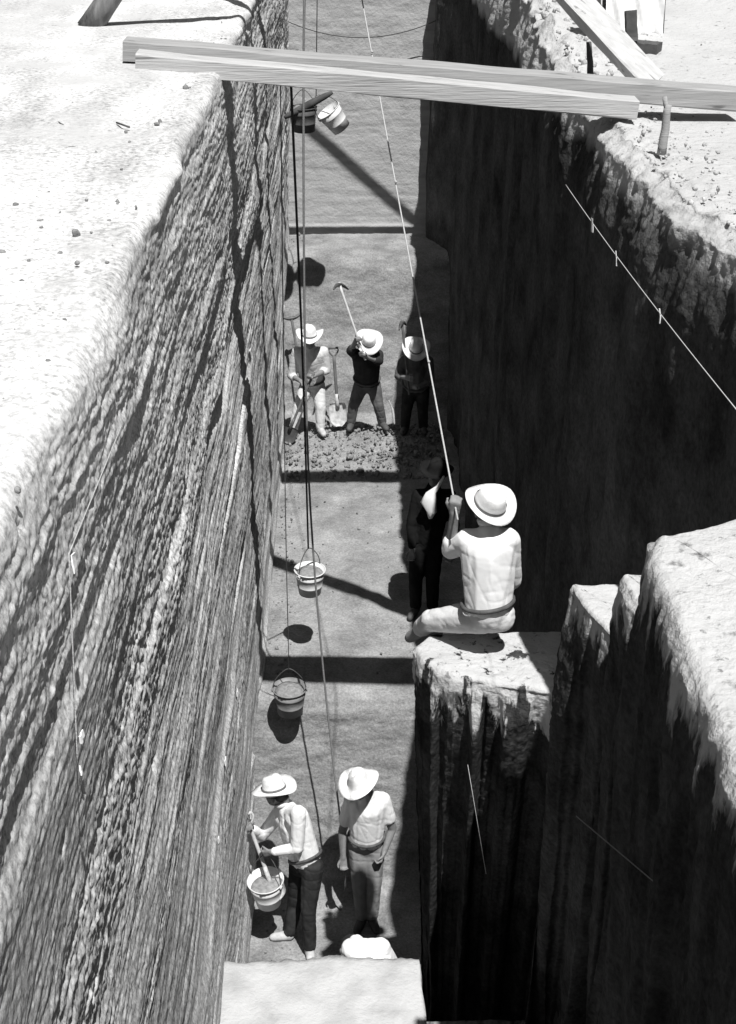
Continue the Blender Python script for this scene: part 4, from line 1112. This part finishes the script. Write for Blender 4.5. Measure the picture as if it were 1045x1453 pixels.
dstring('thin plumb string hanging down the shaded ledge front', [P(664, 1085, 6.72) , P(690, 1240, 6.7)], [], 0.0016, 'rope_pale')
dstring('faint string slanting across the shaded near bank', [P(818, 1158, 4.4), P(1012, 1322, 3.3)], [], 0.0022, 'rope_grey')

def wall_tag(x, y, X, w, h, label):
    """paper label pinned on the left wall where the sight line meets X"""
    lo = P(x, y, 1.0); k = X / lo.x
    p = Vector((X, k, CAMZ + (lo.z - CAMZ) * k))
    bm = bmesh.new(); beam(bm, p + Vector((0, -w / 2, 0)), p + Vector((0.004, w / 2, 0.0)), h, 0.004, 4, 0.002, x, upv=(1, 0, 0.1))
    return single('paper_tag', bm, M['paper'], label, 'paper tag', 'paper tags pinned to the left wall', smooth=False)
wall_tag(355, 505, -0.68, 0.16, 0.07, 'largest paper tag on the left wall, beside the long dark beam shadow')
wall_tag(337, 983, -0.715, 0.05, 0.035, 'small paper tag low on the left wall beside the dull bucket')
wall_tag(320, 1080, -0.715, 0.05, 0.035, 'small paper tag low on the left wall, level with the hats of the near workers')
wall_tag(310, 1192, -0.715, 0.035, 0.03, 'small paper tag on the left wall beside the leaning worker and his shovel')
wall_tag(299, 1336, -0.715, 0.045, 0.04, 'lowest paper tag on the left wall, just above the pale near bench')
wall_tag(115, 1045, -0.64, 0.03, 0.02, 'tiny paper scrap on the left wall right of the plumb string')

# ------------------------------------------------------------------ things on the surface
def stake(label, x, y, d, h, r, mat, lean=(0, 0, 1), fork=False):
    b = P(x, y, d); up = Vector(lean).normalized()
    bm = bmesh.new(); tube(bm, [b + up * (h * t - 0.06) + Vector((mnoise.noise(Vector((t * 3, x, 0))) * 0.006, 0, 0)) for t in np.linspace(0, 1, 7)], [r * (1 - 0.25 * t) for t in np.linspace(0, 1, 7)], 10)
    if fork: tube(bm, [b + up * h * 0.60, b + up * h * 0.92 + Vector((-0.025, 0, 0))], r * 0.5, 8)
    return single('stake', bm, M[mat], label, 'stake', 'stakes in the ground')
stake('weathered forked stake in the pale ground in front of the rear beam', 941, 203, 7.62, 0.26, 0.026, 'timber_mid', (0.05, 0, 1), True)
stake('thin dark stake standing behind the beams left of the plank leg', 838, 104, 9.72, 0.26, 0.024, 'darkwood', (-0.12, 0, 1))
bm = bmesh.new(); beam(bm, P(872, 62, 10.7), P(936, 69, 10.55), 0.14, 0.08, 10, 0.006, 2.2)
single('wood_block', bm, M['darkwood'], 'dark block of timber lying on the ground behind the plank leg', 'wood block', smooth=False)
bm = bmesh.new(); beam(bm, P(897, 59, 10.58), P(895, 15, 10.62), 0.06, 0.08, 8, 0.004, 5.2, upv=(1, 0, 0))
single('wooden_post', bm, M['darkwood'], 'short dark upright post standing on the timber block', 'post', smooth=False)
# pale canvas sheet hung on a low pole behind the block
cs = empty('canvas_screen', P(905, 53, 11.0), 'pale canvas screen hung on a low pole behind the dark post', 'canvas screen')
nu, nv = 26, 18
vs = []
p00, p10 = P(858, 52, 11.1), P(940, 54, 11.05)
for side in (0, 1):
    for j in range(nv):
        for i in range(nu):
            k = i / (nu - 1); h = j / (nv - 1) * 0.75
            w = 0.02 * math.sin(k * 17) * (1 - j / nv) + 0.012 * math.sin(k * 31 + j)
            vs.append(p00.lerp(p10, k) + Vector((0, w + 0.10 * j / nv + 0.006 * side, h + 0.0)))
fs = []
n = nu * nv
for j in range(nv - 1):
    for i in range(nu - 1):
        a = j * nu + i; fs.append((a, a + 1, a + nu + 1, a + nu)); fs.append((n + a, n + a + nu, n + a + nu + 1, n + a + 1))
for i in range(nu - 1): fs.append((i, n + i, n + i + 1, i + 1))
mesh_obj('canvas', vs, fs, M['white_cloth'], cs)
for pp in (p00, p10):
    bm = bmesh.new(); tube(bm, [pp + Vector((0, 0.05, -0.02)), pp + Vector((0, 0.14, 0.80))], 0.02, 8); bm_obj('pole', bm, M['darkwood'], cs)
bm = bmesh.new(); tube(bm, [p00 + Vector((-0.05, 0.14, 0.76)), p10 + Vector((0.05, 0.14, 0.76))], 0.018, 8); bm_obj('cross_pole', bm, M['darkwood'], cs)
# dark boot-like post left of it
bm = bmesh.new(); beam(bm, P(846, 38, 10.9), P(838, -30, 10.9), 0.11, 0.10, 10, 0.01, 8.2, upv=(1, 0, 0))
single('wooden_post', bm, M['darkwood'], 'thick dark post at the top edge behind the plank leg', 'post', smooth=False)
# twigs and clods on the left ground
def gl(x, y): return gz(x, y, RIMH_L - 0.01)
for (x0, y0, x1, y1), lb in (((82, 175, 91, 180), 'dark twig on the pale left ground, nearer the picture edge'), ((166, 176, 184, 182), 'thin twig on the pale left ground, nearer the trench')):
    bm = bmesh.new(); tube(bm, [gl(x0, y0) + Vector((0, 0, .006)), gl((x0 + x1) / 2, (y0 + y1) / 2 + 1) + Vector((0, 0, .009)), gl(x1, y1) + Vector((0, 0, .005))], 0.005, 6)
    single('twig', bm, M['darkwood'], lb, 'twig', 'twigs on the ground')
for x, y, s, lb in ((108, 332, 0.016, 'dark clod lying alone on the pale left ground'), (110, 374, 0.008, 'smaller clod below the lone clod on the left ground'), (24, 697, 0.008, 'clod on the pale ground by the nearest left rim')):
    bm = bmesh.new(); bmesh.ops.create_icosphere(bm, subdivisions=3, radius=s, matrix=Matrix.Translation(gl(x, y) + Vector((0, 0, s * 0.3))))
    for v in bm.verts: v.co += Vector((mnoise.noise(v.co * 30), mnoise.noise(v.co * 30 + Vector((3, 0, 0))), mnoise.noise(v.co * 40))) * s * 0.5
    single('clod', bm, M['clod'], lb, 'clod', 'clods on the left ground')

# ------------------------------------------------------------------ light, sky, camera
SUN = Vector((0.150, -0.48, 1.0)).normalized()
sl = bpy.data.lights.new('sun', 'SUN'); sl.energy = 5.0; sl.angle = math.radians(0.5); sl.color = (1, 0.995, 0.985)
so = bpy.data.objects.new('sun', sl); so.rotation_euler = (-SUN).to_track_quat('-Z', 'Y').to_euler(); so.location = (3, -5, 20); link(so)
w = bpy.data.worlds.new('World'); SC.world = w; w.use_nodes = True
nt = w.node_tree; bg = nt.nodes['Background']
sky = nt.nodes.new('ShaderNodeTexSky'); sky.sky_type = 'NISHITA'; sky.sun_disc = False
sky.sun_elevation = math.asin(SUN.z); sky.sun_rotation = math.atan2(SUN.x, SUN.y)
bw = nt.nodes.new('ShaderNodeRGBToBW')                     # panchromatic film: no colour
nt.links.new(sky.outputs[0], bw.inputs[0]); nt.links.new(bw.outputs[0], bg.inputs['Color'])
bg.inputs['Strength'].default_value = 0.05

cam = bpy.data.cameras.new('camera'); co = bpy.data.objects.new('camera', cam); link(co)
co.location = (0, 0, CAMZ); co.rotation_euler = (math.radians(90) - PITCH, 0, -YAW)
cam.sensor_fit = 'VERTICAL'; cam.sensor_height = 36.0; cam.lens = 36.0 * F / 1453.0
cam.clip_start = 0.05; cam.clip_end = 1500
SC.camera = co
SC.render.engine = 'CYCLES'
SC.cycles.max_bounces = 6; SC.cycles.diffuse_bounces = 4
SC.view_settings.view_transform = 'Standard'; SC.view_settings.look = 'None'
SC.view_settings.exposure = 0.35; SC.view_settings.gamma = 1.0
